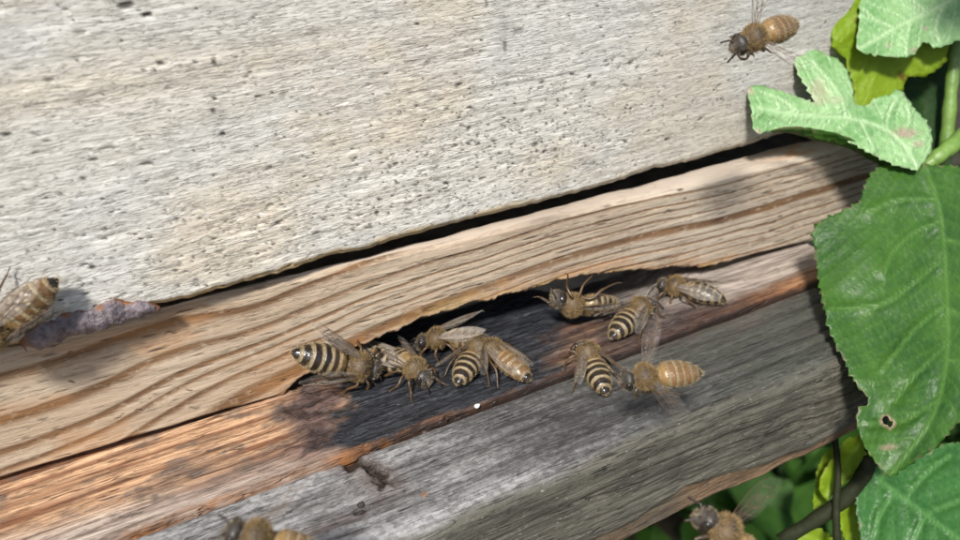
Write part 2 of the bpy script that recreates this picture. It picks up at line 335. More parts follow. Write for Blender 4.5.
Vp, Fp, rim = propolis(); link('propolis_crust', mesh('propolis_crust', Vp, Fp, m_propolis(), dict(rim=rim)), hive)

# ---- entrance strip --------------------------------------------------------
YAW = -0.047
def on_strip(px, py, off=0.0):           # plane y = YAW*x + off
    d = ray(px, py); t = (off+YAW*CAM[0]-CAM[1])/(d[1]-YAW*d[0]); return CAM+d*t
xs = XS(-5.5, 12.0, .02); nt = 112; tv = np.linspace(0, 1, nt)
top_pts = np.array([on_strip(*p) for p in ((0, 350), (200, 303), (453, 242), (640, 198), (782, 163), (845, 148))])
bot_pts = np.array([on_strip(*p) for p in ((0, 483), (150, 437), (284, 397))])
ztop = np.interp(xs, top_pts[:, 0], top_pts[:, 2])+(fbm(xs*1.5, xs*0, 3)-.5)*.05
slot = np.array([on_strip(*p)[[0, 2]] for p in ((284, 397), (288, 392), (296, 383), (305, 378), (340, 360), (374, 341), (400, 331), (430, 318), (452, 311), (467, 305), (490, 301), (513, 295), (538, 288), (560, 282), (585, 278), (610, 275), (627, 272), (640, 271), (660, 270), (690, 268), (717, 267), (725, 264), (745, 258), (780, 249), (815, 241))])
zbot = np.where(xs < slot[0, 0], np.interp(xs, bot_pts[:, 0], bot_pts[:, 2]), np.interp(xs, slot[:, 0], slot[:, 1]))
inslot = ss(slot[0, 0]-.05, slot[0, 0]+.3, xs)*ss(slot[-4, 0]+.4, slot[-4, 0], xs)
zbot = zbot+.04*ss(.2, -.3, xs)+(fbm(xs*2, xs*0+4, 5)-.5)*.05+inslot*((fbm(xs*7, xs*0, 6, 3)-.5)*.08+(vn(xs*22, xs*0, 2)-.5)*.03)
Xg, Tg = np.meshgrid(xs, tv); Zg = zbot[None]+(ztop-zbot)[None]*Tg
# growth rings follow the length of the plank and lift around the slot
warp = .16*(fbm(Xg*.55+9, Xg*0+Zg*.4, 4, 2)-.5)*ss(4, 0, Xg)*2+.10*(fbm(Xg*.38, Zg*.5, 1, 3)-.5)*2+.05*(fbm(Xg*1.1, Zg*1.3, 2, 2)-.5)+.10*np.exp(-((Xg+1.2)/1.3)**2)*-1+.05*np.sin(Xg*.9+1)
q = (Zg-1.95+warp)*(2.1+4.2*ss(-4, 5, Xg))+40; q = q+.8*(vn(q*.9, q*0+1, 4)-.5)
fr = q-np.floor(q); idx = np.floor(q)
st = .68+.32*vn(idx*1.7, idx*0+Xg*.25, 5)
lf = ss(3.5, -.5, Xg); ring = (lf*ss(.42, .82, fr)*ss(1.0, .88, fr)*1.05+(1-lf)*ss(.56, .92, fr)**1.5*ss(1.0, .95, fr))*st*(.75+.35*fbm(Xg*.4, Zg*4, 7))
ring = np.clip(ring*1.2, 0, .9)
grey = np.clip(ss(3, 8, Xg)*.75+ .5*(fbm(Xg*.7, Zg*1.5, 3)-.4), 0, 1)
dk = np.zeros_like(Xg)
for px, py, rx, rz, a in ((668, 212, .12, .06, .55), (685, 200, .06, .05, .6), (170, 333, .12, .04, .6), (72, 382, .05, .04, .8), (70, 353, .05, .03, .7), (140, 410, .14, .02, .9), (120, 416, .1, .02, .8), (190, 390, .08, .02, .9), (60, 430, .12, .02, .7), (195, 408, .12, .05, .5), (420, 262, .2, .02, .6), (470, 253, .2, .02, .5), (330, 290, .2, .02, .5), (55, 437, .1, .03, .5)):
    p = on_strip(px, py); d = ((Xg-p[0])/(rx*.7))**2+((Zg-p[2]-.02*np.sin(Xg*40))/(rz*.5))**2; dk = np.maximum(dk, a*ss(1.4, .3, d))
r = np.random.default_rng(5)
for k in range(260):
    x = r.uniform(-5, 12); z = r.uniform(.1, 1.9); i = np.searchsorted(xs, x); 
    if i >= len(xs)-15 or i < 15: continue
    sl_ = slice(i-12, i+12); d = ((Xg[:, sl_]-x)/r.uniform(.05, .16))**2+((Zg[:, sl_]-z)/.014)**2; dk[:, sl_] = np.maximum(dk[:, sl_], r.uniform(.3, .9)*ss(1.3, .3, d))
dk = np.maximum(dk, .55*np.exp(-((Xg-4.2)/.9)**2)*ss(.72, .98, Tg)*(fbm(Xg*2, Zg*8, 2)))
dist_b = Zg-zbot[None]
gold = inslot[None]*ss(.17, .02, dist_b+(fbm(Xg*7, Zg*9, 5)-.5)*.30)*ss(1.2, 2.2, Xg+.0*Zg)*.85
gold = gold*(.10+.65*ss(.46, .62, fbm(Xg*4, Zg*4, 1)))
gold = np.maximum(gold, inslot[None]*.5*np.exp(-((Xg-2.55)/.55)**2)*ss(.30, .1, dist_b))
orange = np.clip(inslot[None]*ss(.34, .05, dist_b+(fbm(Xg*2, Zg*3, 6)-.5)*.35)*.42+ .35*ss(.55, .75, fbm(Xg*.8, Zg*2.2, 7))*ss(3, 0, Xg), 0, 1)*(1-.9*gold)
orange = np.maximum(orange, .4*np.exp(-((Xg-.1)/.6)**2)*ss(.6, .1, Tg))
rel = (fbm(Xg*.8, Zg*10, 2, 5)-.5)*.02-ring*.012-dk*.012+gold*.04*(fbm(Xg*9, Zg*9, 1)-.3)+inslot[None]*.05*ss(.25, .0, dist_b)*(fbm(Xg*4, Zg*5, 3)-.6)
arr = .06*(1-ss(0, .07, (1-Tg)*(ztop-zbot)[None]))**2+.05*(1-ss(0, .07, dist_b))**2
Yg = YAW*Xg-rel+arr
rows = [np.stack([xs, YAW*xs+1.7, zbot+.05], -1), np.stack([xs, YAW*xs+.8, zbot+.03], -1), np.stack([xs, YAW*xs+.25, zbot], -1)]
front = np.stack([Xg, Yg, Zg], -1)
wl = np.interp(xs, [-5, 1, 4, 10], [.05, .09, .24, .58])*(1+.25*(fbm(xs*1.5, xs*0+6, 2)-.5))
tops = [np.stack([xs, YAW*xs+.05+d*wl, ztop+e+(fbm(xs*2, xs*0+d*5, 4)-.5)*.03], -1) for d, e in ((.2, .012), (.45, .014), (.7, .015), (.9, .012), (1.0, -.02), (1.08, -.15))]+[np.stack([xs, YAW*xs+.05+1.12*wl, ztop-1.0], -1), np.stack([xs, YAW*xs+1.7, ztop-1.05], -1)]
V = np.concatenate([np.array(rows), front, np.array(tops)]); nb, ntp = len(rows), len(tops)
def pad(A, t0=1): return np.clip(np.concatenate([np.repeat(A[:1], nb, 0), A, np.repeat(A[-1:], ntp, 0)*t0]), 0, 1).ravel()
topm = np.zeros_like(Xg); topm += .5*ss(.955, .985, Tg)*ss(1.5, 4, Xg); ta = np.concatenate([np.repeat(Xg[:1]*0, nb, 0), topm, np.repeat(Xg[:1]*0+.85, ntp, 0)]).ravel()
oa = np.concatenate([np.repeat(orange[:1], nb, 0), orange, np.stack([.7*np.exp(-((xs-9.2)/.7)**2)*ss(.3, .6, fbm(xs*4, xs*0+d, 2)) for d in range(ntp)])]).ravel()
strip = empty('entrance_strip', (4, .8, 0)); tag(strip, 'knotty pine entrance strip with chewed bee slot under the pale hive box', 'entrance strip')
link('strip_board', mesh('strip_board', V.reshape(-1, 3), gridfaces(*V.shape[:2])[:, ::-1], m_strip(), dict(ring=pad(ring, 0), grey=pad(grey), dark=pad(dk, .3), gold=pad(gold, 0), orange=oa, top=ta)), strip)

# ---- hive floor: inner board, seam and landing board ----------------------
YS = -1.545; XE = 8.35
xs = XS(-5.5, XE+1.2, .022); ys = XS(YS+.03, .9, .022)
Xg, Yg = np.meshgrid(xs, ys)
n1 = fbm(Xg*1.6, Yg*2.6, 2, 5)-.5; n2 = fbm(Xg*5, Yg*7, 4, 4)-.5
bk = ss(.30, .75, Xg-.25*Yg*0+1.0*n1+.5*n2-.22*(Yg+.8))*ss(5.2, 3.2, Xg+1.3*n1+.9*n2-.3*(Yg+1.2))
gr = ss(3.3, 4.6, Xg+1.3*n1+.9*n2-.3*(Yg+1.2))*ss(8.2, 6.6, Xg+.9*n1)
purple = np.exp(-((Xg-.22+.8*n1-.1*(Yg+.8))/.40)**2)*ss(-1.55, -1.0, Yg+.6*n1)*1.2+.8*np.exp(-((Xg-5.6+1.2*n1)/1.3)**2)*ss(-1.5, -1.1, Yg+.8*n1)*(.4+n2)
smoke = np.clip(ss(-.12, .14, n1+.5*n2+.16*ss(-.35, -1.0, Yg)-.02)*1.2*ss(.8, -.2, Xg), 0, 1)*ss(-1.5, -1.1, Yg)
pale = ss(-.95, -1.4, Yg+.25*n1+.08*(Xg+1))*ss(1, -.4, Xg)*.8
rust = ss(YS+.12, YS+.05, Yg+.14*n2+.06*n1-.02*ss(1.0, -.6, Xg))*(.7+1.2*n2)*(1-.7*ss(1.5, 3.5, Xg))
rust = np.maximum(rust, ss(5.6, 6.6, Xg+n1)*ss(-1.1, -1.4, Yg+.5*n1+.4*n2)*.35*(.3+1.6*n2+.3))
dk = ss(YS+.085, YS+.05, Yg+.06*n2)*ss(.6, 1.4, Xg+2*n2)*.9
dk = np.maximum(dk, ss(.25, .4, n2)*np.exp(-((Xg-.3)/.35)**2)*.8)
flr = gr*0+np.clip(ss(5.0, 7.2, Xg+.6*n1)*ss(-1.35, -.9, Yg+.4*n1), 0, 1)*.9
ridges = fbm(Xg*.28, Yg*9+.4*fbm(Xg*.5, Yg*0, 3), 1, 3)-.5
rdg = ss(-.16, .16, ridges)
Zr = -.11*ss(6.6, 7.8, Xg)*ss(-1.35, -.9, Yg)-.03*ss(-.5, .1, Yg)-.32*ss(4.2, 5.2, Xg)*ss(7.0, 6.3, Xg)*ss(-.60, -.36, Yg+.25*n2)-.06*ss(2, 3, Xg)*ss(-.35, -.1, Yg)+ridges*.09+n2*.03*bk+np.clip(purple, 0, 1)*(n2*.16+.03)-.10*(1-ss(0, .06, Yg-ys[0]))**2+rust*.03*(n2+.4)
cols = lambda A: np.clip(np.concatenate([A[:1], A]), 0, 1).ravel()
V = np.concatenate([np.stack([xs, np.full_like(xs, ys[0]), np.full_like(xs, -.6)], -1)[None], np.stack([Xg, Yg, Zr], -1), ]); 
floor = empty('hive_floor', (2, 0, -1.8)); tag(floor, 'stained hive floor with grey weathered landing board where the bees stand', 'hive floor')
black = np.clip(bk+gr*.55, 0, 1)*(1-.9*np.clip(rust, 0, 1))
link('floor_board', mesh('floor_board', V.reshape(-1, 3), gridfaces(*V.shape[:2]), m_floor(), dict(black=cols(np.where(Xg < 3, bk, np.maximum(np.maximum(bk, gr*.8), ss(2.6, 3.6, Xg)*ss(7.4, 6.5, Xg)*ss(-.72, -.45, Yg+.5*n1)))), grey=cols(flr), purple=cols(purple), smoke=cols(smoke), pale=cols(pale), ridge=cols(rdg), rust=cols(rust), dark=cols(dk))), floor)  # black: floor stain, plus slot shade painted in along its right half
slab('floor_panel', (-5.5, .9, -1.7), (XE+1.2, 38, -.02), MP, floor)
slab('side_rail', (-7.5, 1.2, -1.7), (-5.52, 38, 1.98), MP, floor); slab('side_rail', (13.3, 1.2, -1.7), (15.3, 38, 1.98), MP, floor)
slab('inner_wall', (-5.5, 36, 0), (13.2, 37.5, 1.98), MP, floor)
slab('floor_extension', (XE+1.25, 1.0, -1.7), (13.25, 38, -.03), MP, floor)

YF = -3.2; ZB = -1.78
xs = XS(-5.5, XE, .022); yt = XS(YF, YS-.03, .022)[::-1]; zf = XS(ZB, -.02, .022)[::-1]
Xt, Yt = np.meshgrid(xs, yt); Xf, Zf = np.meshgrid(xs, zf)
# arris: wanders, and is rounded
wob = (fbm(xs*.6, xs*0+9, 3)-.5)*.16
n1 = fbm(Xt*1.2, Yt*2.2, 5, 5)-.5; n2 = fbm(Xt*5, Yt*7, 6, 4)-.5
u = YS-Yt                                                    # distance out from the seam
ringt = fbm(Xt*.22+3, Yt*4.2+.5*np.sin(Xt*.55)+.8*fbm(Xt*.4, Yt*.5, 1), 2, 3)
ringl = ss(.56, .72, ringt)*.38
lines = np.zeros_like(Xt)
def curve_line(pts, w, a, L, X, Y, ax=1):
    p = np.array([on(px, py, 2, 0) for px, py in pts]); o = np.argsort(p[:, 0]); f = np.interp(X[0], p[o, 0], p[o, 1]); k = ss(p[o[0], 0]-.3, p[o[0], 0]+.3, X[0])*ss(p[o[-1], 0]+.4, p[o[-1], 0]-.3, X[0])
    d = Y-f[None]-.02*(fbm(X*3, Y*2, 4)-.5)
    np.maximum(L, a*np.exp(-(d/w)**2)*k[None]*(.5+.8*fbm(X*1.5, Y*3, 3)), out=L)
for pts, w, a in (([(400, 480), (520, 428), (600, 402), (700, 362)], .06, .5), ([(250, 512), (300, 498), (345, 475)], .05, .6), ([(330, 525), (420, 498), (520, 455), (640, 400)], .05, .45), ([(650, 395), (720, 368), (850, 318)], .05, .9),
                  ([(690, 345), (760, 320), (850, 290)], .05, .7), ([(680, 400), (780, 360), (860, 325)], .035, .7), ([(300, 520), (380, 500), (430, 485)], .08, .7)):
    curve_line(pts, w, a, lines, Xt, Yt)
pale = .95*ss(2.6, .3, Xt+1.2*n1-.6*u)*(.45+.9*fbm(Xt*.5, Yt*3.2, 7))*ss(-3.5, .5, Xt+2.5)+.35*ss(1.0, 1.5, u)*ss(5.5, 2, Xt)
c0 = on(385, 478, 2, 0)
ck = np.array([on(px, py, 2, 0)[:2] for px, py in ((346, 457), (357, 463), (368, 466), (380, 473), (384, 482))]); PT = np.stack([Xt.ravel(), Yt.ravel()], -1); d0 = np.full(len(PT), 9.)
for a_, b_ in zip(ck[:-1], ck[1:]):
    ab = b_-a_; t_ = np.clip(((PT-a_)@ab)/(ab@ab), 0, 1); d0 = np.minimum(d0, np.linalg.norm(PT-(a_+t_[:, None]*ab), axis=1))
d0 = d0.reshape(Xt.shape); nh = fbm(Xt*9, Yt*9, 2, 3)-.5
crack = ss(.13, .04, d0+.20*nh+.12*n2)*.95
c1 = on(362, 508, 2, 0); crack = np.maximum(crack, ss(1.2, .5, np.hypot((Xt-c1[0])/.09, (Yt-c1[1])/.05)+2*n2))
brown = .6*ss(.34, .08, d0+.25*n2)+.75*np.exp(-((Xt-c0[0]+.25)/.55)**2-((Yt-c0[1]-.0)/.33)**2)*(.5+n1)+.8*np.exp(-((Yt-(c1[1]-.05+.02*(Xt-c1[0])))/.09)**2)*np.exp(-((Xt-c1[0]+.7)/.9)**2)+.5*ss(.14, .0, u+.2*n2)*ss(4.5, 6.5, Xt+n1)+.35*ss(3.6, 5.2, Xt+n1)*ss(.55, .1, u+.6*n1)
rustl = ss(.10, .03, u+.10*n2)*(.35+1.2*n2+.4*ss(1, -.5, Xt)); c2 = on(424, 492, 2, 0); rustl = np.maximum(rustl, .8*ss(1.2, .4, np.hypot((Xt-c2[0])/.07, (Yt-c2[1])/.05)+n2))
c3 = on(338, 459, 2, 0); rustl = np.maximum(rustl, .9*ss(1.2, .4, np.hypot((Xt-c3[0])/.22, (Yt-c3[1])/.12)+1.6*n2))
zt = -.02+(n1)*.05+(fbm(Xt*.4, Yt*9, 3, 4)-.5)*.035-lines*.04-ringl*.02-crack*.10+.035*ss(.3, 0, d0)*(nh+.2)*ss(.06, .2, u)-.12*(1-ss(0, .09, u-.03))**2
zt -= .10*ss(.0, .35, -(Xt-c0[0])+.25*n2+.25*(c0[1]-Yt))*0
zt += .06*ss(.06, -.02, Xt-c0[0]+.25*(Yt-c0[1])+.35*n2)*ss(-.75, -.1, Xt-c0[0])*ss(.1, .35, u)*ss(1.0, .7, u)
rb = .28; dd = np.clip(rb-(Yt-YF), 0, rb); zt -= (rb-np.sqrt(np.maximum(rb**2-dd**2, 0)))*.55+.04*ss(.6, 0, Yt-YF)
Yt2 = Yt+wob[None]*ss(.9, 0, Yt-YF)
n1f = fbm(Xf*1.2, Zf*2.5, 6, 5)-.5; n2f = fbm(Xf*5, Zf*8, 1, 4)-.5
linf = np.zeros_like(Xf)
def fline(pts, w, a):
    p = np.array([on(px, py, 1, YF) for px, py in pts]); f = np.interp(xs, p[:, 0], p[:, 2], left=p[0, 2]-.0, right=p[-1, 2]); k = ss(p[0, 0]-.5, p[0, 0]+.4, xs)
    np.maximum(linf, a*np.exp(-((Zf-f[None]-.015*n2f)/w)**2)*k[None]*(.6+.6*fbm(Xf*1.5, Zf*3, 2)), out=linf)
fline([(560, 500), (640, 478), (760, 432), (857, 401)], .022, 1.0); fline([(480, 540), (640, 465), (745, 425), (855, 385)], .026, .9); fline([(520, 540), (640, 497), (740, 452), (857, 408)], .02, .5); fline([(560, 540), (640, 512), (720, 478)], .018, .6)
po = np.array([on(*p, 1, YF) for p in ((520, 572), (640, 520), (690, 486), (720, 478), (760, 466), (800, 452), (858, 424))]); fo = np.interp(xs, po[:, 0], po[:, 2])
orf = ss(.06, -.04, Zf-fo[None]+.16*n1f+.05*n2f)*(.55+1.1*n1f+.5*ss(4.3, 5.2, Xf))
front_t = ss(.22, .02, Yt-YF+.16*n1+.04*n2)
yf = YF+wob[None]+(n1f*.05+(fbm(Xf*.4, Zf*9, 3, 4)-.5)*.04)*-1+linf*.04+.06*ss(.1, -.1, Zf-fo[None]+.1*n1f)*1.2
zt_end = zt[-1]; zfr = zt_end[None]+(Zf-zf[0])*((ZB-zt_end)/(ZB-zf[0]))[None]
zfr = zfr + (fbm(xs*1.2, xs*0+3, 5)-.5)[None]*.08*(Zf/ZB)
yf = yf-(yf[0]-Yt2[-1])[None]*ss(.35, 0, -(Zf-zf[0]))
V = np.concatenate([np.stack([xs, np.full_like(xs, yt[0]), np.full_like(xs, -.6)], -1)[None], np.stack([Xt, Yt2, zt], -1), np.stack([Xf, yf, zfr], -1)[1:], np.stack([xs, np.full_like(xs, -1.0), np.full_like(xs, ZB+.02)], -1)[None]])
def two(a, b): return np.clip(np.concatenate([a[:1], a, b[1:], b[-1:]]), 0, 1).ravel()
z0 = Xf*0
GF = gridfaces(*V.shape[:2]); lb = mesh('landing_board', V.reshape(-1, 3), GF[:, ::-1], m_landing(), dict(greenish=two(.75*ss(2.6, 6.5, Xt+1.5*n1), z0), pale=two(pale, z0), ring=two(np.maximum(ringl, lines), linf), brown=two(brown, z0), front=two(front_t, z0+1), orange=two(Xt*0, orf), rust=two(rustl, z0), dark=two(crack, linf*.8)))  # tint turns greener and darker towards the right
lbo = link('landing_board', lb, floor)
nr, nc = V.shape[:2]; capV = np.concatenate([V[:, -1], V[:, -1]*0+np.array([XE-.0, -1.5, -.8])]); 
capF = np.stack([np.arange(nr-1), np.arange(1, nr), np.arange(1, nr)+nr, np.arange(nr-1)+nr], -1)
link('end_grain', mesh('end_grain', capV, capF, MP, smooth=False), floor)
for x in (-4, 11):
    slab('stand_leg', (x, 22, -40), (x+2.5, 25, -1.72), MP, floor); slab('stand_leg', (x, 32, -40), (x+2.5, 35, -1.72), MP, floor)
# crumbs lying on the landing board
def lump(name, p, s, m, label, cat, seed):
    bm = bmesh.new(); bmesh.ops.create_icosphere(bm, subdivisions=3, radius=1); rr = np.random.default_rng(seed).random(3)*9
    for v in bm.verts:
        k = 1+.7*(float(fbm(np.array(v.co.x*1.7+rr[0]), np.array(v.co.y*1.7+v.co.z*1.3+rr[1]), seed))-.5); v.co = Vector((v.co.x*s[0]*k, v.co.y*s[1]*k, v.co.z*s[2]*k))+Vector(p)+Vector((0, 0, s[2]*.6))
    me = bpy.data.meshes.new(name); bm.to_mesh(me); bm.free(); me.materials.append(m)
    me.polygons.foreach_set('use_smooth', np.ones(len(me.polygons), bool)); o = link(name, me); return tag(o, label, cat)
lump('wax_crumb', on(477, 407, 2, -.02), (.045, .03, .03), m_crumb('white_wax', (.75, .75, .72)), 'tiny white wax crumb lying on the brown seam below the bees', 'crumb', 3)
lump('soil_clod', on(361, 506, 2, -.05), (.05, .04, .03), m_crumb('dark_dirt', (.04, .028, .022)), 'small black dirt clod on the grey landing board by the dark crack', 'clod', 5)

# ------------------------------------------------------------------ bees
MB, MF, MW, MWS = m_bee(), m_fur(), m_wing(), m_wing(.34); MV = m_simple('wing_vein', (.10, .06, .03), .5); ME = m_simple('bee_eye', (.018, .013, .011), .18); MA = m_simple('bee_antenna', (.03, .02, .014), .45)
PROF = np.array([(-.735, .004, .004, .155), (-.72, .03, .03, .157), (-.68, .066, .062, .162), (-.60, .115, .108, .175), (-.48, .165, .152, .20), (-.34, .195, .178, .22), (-.20, .205, .188, .238), (-.08, .190, .176, .252), (.0, .15, .145, .26), (.05, .09, .09, .262), (.075, .055, .055, .262),
                 (.10, .085, .09, .268), (.15, .15, .15, .28), (.22, .200, .190, .292), (.30, .207, .195, .296), (.37, .19, .172, .29), (.43, .115, .11, .275), (.455, .06, .06, .262), (.472, .095, .095, .252), (.505, .150, .135, .240), (.545, .165, .155, .225), (.59, .145, .150, .208), (.625, .095, .120, .190), (.655, .045, .07, .170), (.665, .004, .01, .160)])
SEG = [-.72, -.60, -.455, -.32, -.19, -.065, .05]           # tergite borders from tip to waist
def wing_geo(L, w, seed, m=None, vr=1.):
    """outline in local (x back, y out); the membrane is a fan of strips, veins are thin ridges laid on it"""
    n = 26; s = np.linspace(0, 1, n); lead = .10*w*np.sin(s*math.pi*.9)+.10*w*(1-s); trail = -w*np.sin(np.clip(s, 0, 1)**.75*math.pi*.86)**.8*(.35+.65*s)
    lead[-1] = trail[-1] = (lead[-1]+trail[-1])*.5-.1*w
    lead = lead-.25*w*s**6; k = 7; rows = []
    for i in range(n):
        t = np.linspace(0, 1, k); rows.append(np.stack([np.full(k, s[i]*L), lead[i]*(1-t)+trail[i]*t, .012*np.sin(t*9+s[i]*4)+.03*s[i]*t], -1))
    V = np.array(rows).reshape(-1, 3); F = gridfaces(n, k).tolist(); mi = [0]*len(F)
    at_ = lambda a, b: np.array(rows)[int(a*(n-1)), int(round(b*(k-1)))]
    for path in (((0, 0), (.3, 0), (.6, 0), (.92, 0)), ((0, .3), (.3, .35), (.55, .3), (.75, .15)), ((.02, .7), (.3, .7), (.6, .65), (.85, .6)), ((.3, .35), (.36, .7)), ((.55, .3), (.6, .65)), ((.6, .65), (.72, 1)), ((.75, .15), (.8, .6)), ((.34, .7), (.44, 1))):
        P = np.array([at_(*q) for q in path])+np.array([0, 0, .004]); P = spline(P, 9) if len(P) > 2 else np.linspace(P[0], P[1], 4)
        v, f = tube(P, np.linspace(.009, .005, len(P))*vr, 4); F += [[j+len(V) for j in q] for q in f]; mi += [1]*len(f); V = np.vstack([V, v])
    return mesh('wing', V, F, [m or MW, MV], mi=mi)
FORE = wing_geo(.95, .33, 1); HIND = wing_geo(.66, .24, 2); FORE2 = wing_geo(.95, .33, 1, MWS); MWF = m_wing(.03); FOREF = wing_geo(.95, .33, 1, MWF, .6); HINDF = wing_geo(.66, .24, 2, MWF, .6)
def ell(name, c, r, m):
    bm = bmesh.new(); bmesh.ops.create_uvsphere(bm, u_segments=14, v_segments=10, radius=1)
    for v in bm.verts: v.co = Vector((v.co.x*r[0], v.co.y*r[1], v.co.z*r[2]))
    me = bpy.data.meshes.new(name); bm.to_mesh(me); bm.free(); me.materials.append(m); me.polygons.foreach_set('use_smooth', np.ones(len(me.polygons), bool)); return me
EYE = ell('eye', None, (.062, .042, .105), ME)
def bee(pos, fwd, up, sc, label, seed=0, droop=0., curl=0., wings='fold', spread=.22, legs='stand', light=1., group='honey bees at the hive entrance', orange=0., lift=None, headturn=0., rollf=.75, shiny=False):
    """pos is the point under the body's middle; fwd and up set its attitude"""
    r = np.random.default_rng(100+seed); root = empty('honey_bee', pos); root['local'] = 1; tag(root, label, 'bee', group)
    f = Vector(fwd).normalized(); u = Vector(up); u = (u-f*u.dot(f)).normalized(); l = u.cross(f)
    root.rotation_euler = Matrix((f, l, u)).transposed().to_euler(); root.scale = (sc,)*3
    # body, one surface
    ns = 118; nm = 26; x = np.concatenate([np.linspace(-.735, .06, 74), np.linspace(.07, .665, ns-74)]); pr = [np.interp(x, PROF[:, 0], PROF[:, k]) for k in (1, 2, 3)]
    ker = np.array([1, 2, 3, 2, 1])/9.
    pr = [np.convolve(np.pad(p, 2, 'edge'), ker, 'valid') for p in pr]; pr[0][[0, -1]] = pr[1][[0, -1]] = .004
    a = np.arange(nm)*2*math.pi/nm; V = []; tint = []; rg = []
    seg = np.searchsorted(SEG, x); dz = lambda xx: -droop*np.clip(-xx, 0, 1)**1.5; dyy = lambda xx: curl*np.clip(-xx, 0, 1)**1.6-headturn*np.clip(xx-.42, 0, 1)
    for i in range(ns):
        ab = x[i] < .06; fr = 0; k = 1.
        if ab:
            j = seg[i]; lo = SEG[max(j-1, 0)]; hi = SEG[min(j, len(SEG)-1)]; fr = (x[i]-lo)/(hi-lo+1e-6); k = 1.035-.07*np.clip(fr, 0, 1)
        cy, sz = np.cos(a), np.sin(a)
        Y = pr[0][i]*k*(1.09 if ab else 1.)*np.sign(cy)*np.abs(cy)**.95; Z = pr[1][i]*k*sz*(np.where(sz < 0, .9, 1))
        V.append(np.stack([np.full(nm, x[i]), Y+dyy(x[i]), pr[2][i]+Z+dz(x[i])], -1))
        wob = .16*(vn(a*2.2+seed, a*0+x[i]*9, 3)-.5)+.10*(vn(a*9+seed, a*0+x[i]*40, 5)-.5)
        if ab:
            band = ss(.66, .80, fr+wob+.12*np.abs(np.cos(a)))*ss(1.06, .92, fr)*.92; tipk = ss(-.62, -.66, x[i])
            brown = np.array([.040, .021, .010]) if seg[i] >= 5 else np.array([.016, .010, .006])
            brown = brown*(1-orange)+orange*np.array([.21, .115, .045])
            cc = brown[None]*(1-band[:, None])+band[:, None]*np.array([[.33, .255, .145]])*light
            cc = cc*(1-tipk)+tipk*np.array([[.012, .009, .008]])
            if seg[i] >= 6: cc = cc*.35+.65*np.array([[.30, .19, .07]])
            ventr = ss(-.25, -.6, sz)[:, None]; cc = cc*(1-ventr)+ventr*np.array([[.16, .11, .06]]); rg.append(np.where(band > .4, .6, .20))
        elif x[i] < .455: cc = np.tile([.11, .07, .03], (nm, 1)); cc = cc*(.6+.7*vn(a*3, a*0+x[i]*30, 5))[:, None]; bald = ss(.75, .95, sz)[:, None]*math.exp(-((x[i]-.30)/.06)**2); cc = cc*(1-bald*.8)+bald*.8*np.array([[.02, .014, .01]]); rg.append(np.full(nm, .6))
        else: cc = np.tile([.030, .025, .021], (nm, 1)); fc = ss(.61, .67, x[i]); cc = cc*(1-fc)+fc*np.array([[.16, .14, .11]]); rg.append(np.full(nm, .45))
        tint.append(cc)
    V = np.array(V).reshape(-1, 3); F = gridfaces(ns, nm, True).tolist(); F += [list(range(nm)), [(ns-1)*nm+i for i in range(nm)][::-1]]; tint = np.array(tint).reshape(-1, 3); rg = np.array(rg).ravel()
    body0 = V.copy(); bt = tint.copy()
    # legs grow out of the thorax, in the same mesh
    for side in (1, -1):
        for li, (cx, fx, kx, hx) in enumerate(((.36, .46, .52, .62), (.27, .28, .27, .25), (.17, .04, -.16, -.34))):
            j = r.normal(0, .035, (4, 3)); out = (.24, .32, .29)[li]
            if legs == 'tuck': P = [(cx, .09, .18), (cx+(fx-cx)*1.1, .20, .07), (kx*.7-.02, .15, .0), (kx-.18, .12, -.10)]
            else: P = [(cx, .09, .17), (fx, .25, .27), (kx, out+.05, .13), (hx, out+.12, .012)]
            P = np.array(P)+j*np.array([[0], [.6], [.9], [1.1]]); 
            if legs != 'tuck': P[3, 2] = .012+(0 if lift is None else lift)
            foot = P[3]+np.array([(.10 if li == 0 else .02 if li == 1 else -.10), .05, -.006+(0)]); P = np.vstack([P, foot])*np.array([1, side, 1])
            PP = spline(P, 21); t = np.linspace(0, 4, 21); hw = .040 if li == 2 else .030
            R = np.interp(t, [0, .5, 1, 1.35, 1.9, 2.1, 2.9, 3.2, 4], [.030, .033, .019, .022, hw*.72, .017, .013, .009, .005])
            v, ff = tube(PP, R, 8); F += [[q+len(V) for q in g] for g in ff]; V = np.vstack([V, v]); lc = np.where((np.repeat(t, 8) < 1)[:, None], np.array([[.045, .028, .014]]), np.array([[.085, .047, .019]])) if li != 2 else np.tile([.07, .04, .017], (len(v), 1))
            tint = np.vstack([tint, lc]); rg = np.concatenate([rg, np.full(len(v), .4)])
    link('body', mesh('body', V, F, MB, dict(tint=tint, rgh=rg)), root)
    # fur
    def hairs(sel, n, ln, w, colr, lean):
        idx = np.nonzero(sel)[0]; idx = idx[r.integers(0, len(idx), n)]; P = body0[idx]+r.normal(0, .012, (n, 3))*np.array([1, .6, .6]); i = idx//nm
        C = np.stack([body0[idx, 0], dyy(body0[idx, 0]), pr[2][i]+dz(body0[idx, 0])], -1); N = body0[idx]-C; N /= np.linalg.norm(N, axis=1, keepdims=True)+1e-9
        D = N+np.array([lean, 0, 0])+r.normal(0, .38, (n, 3)); D /= np.linalg.norm(D, axis=1, keepdims=True); P = body0[idx]+(P-body0[idx])*np.array([1, 1, 1])-N*.012
        T = np.cross(D, r.normal(0, 1, (n, 3))); T /= np.linalg.norm(T, axis=1, keepdims=True); L = ln*r.uniform(.5, 1.15, (n, 1))
        VV = np.stack([P-T*w, P+T*w, P+D*L*.6+T*w*.5, P+D*L], 1).reshape(-1, 3); cc = np.repeat(np.array(colr)[None]*r.uniform(.55, 1.25, (n, 1))*np.array([1, 1, 1]), 4, 0); return VV, cc
    xb = body0[:, 0]; lum = bt.sum(1); top = body0[:, 2]
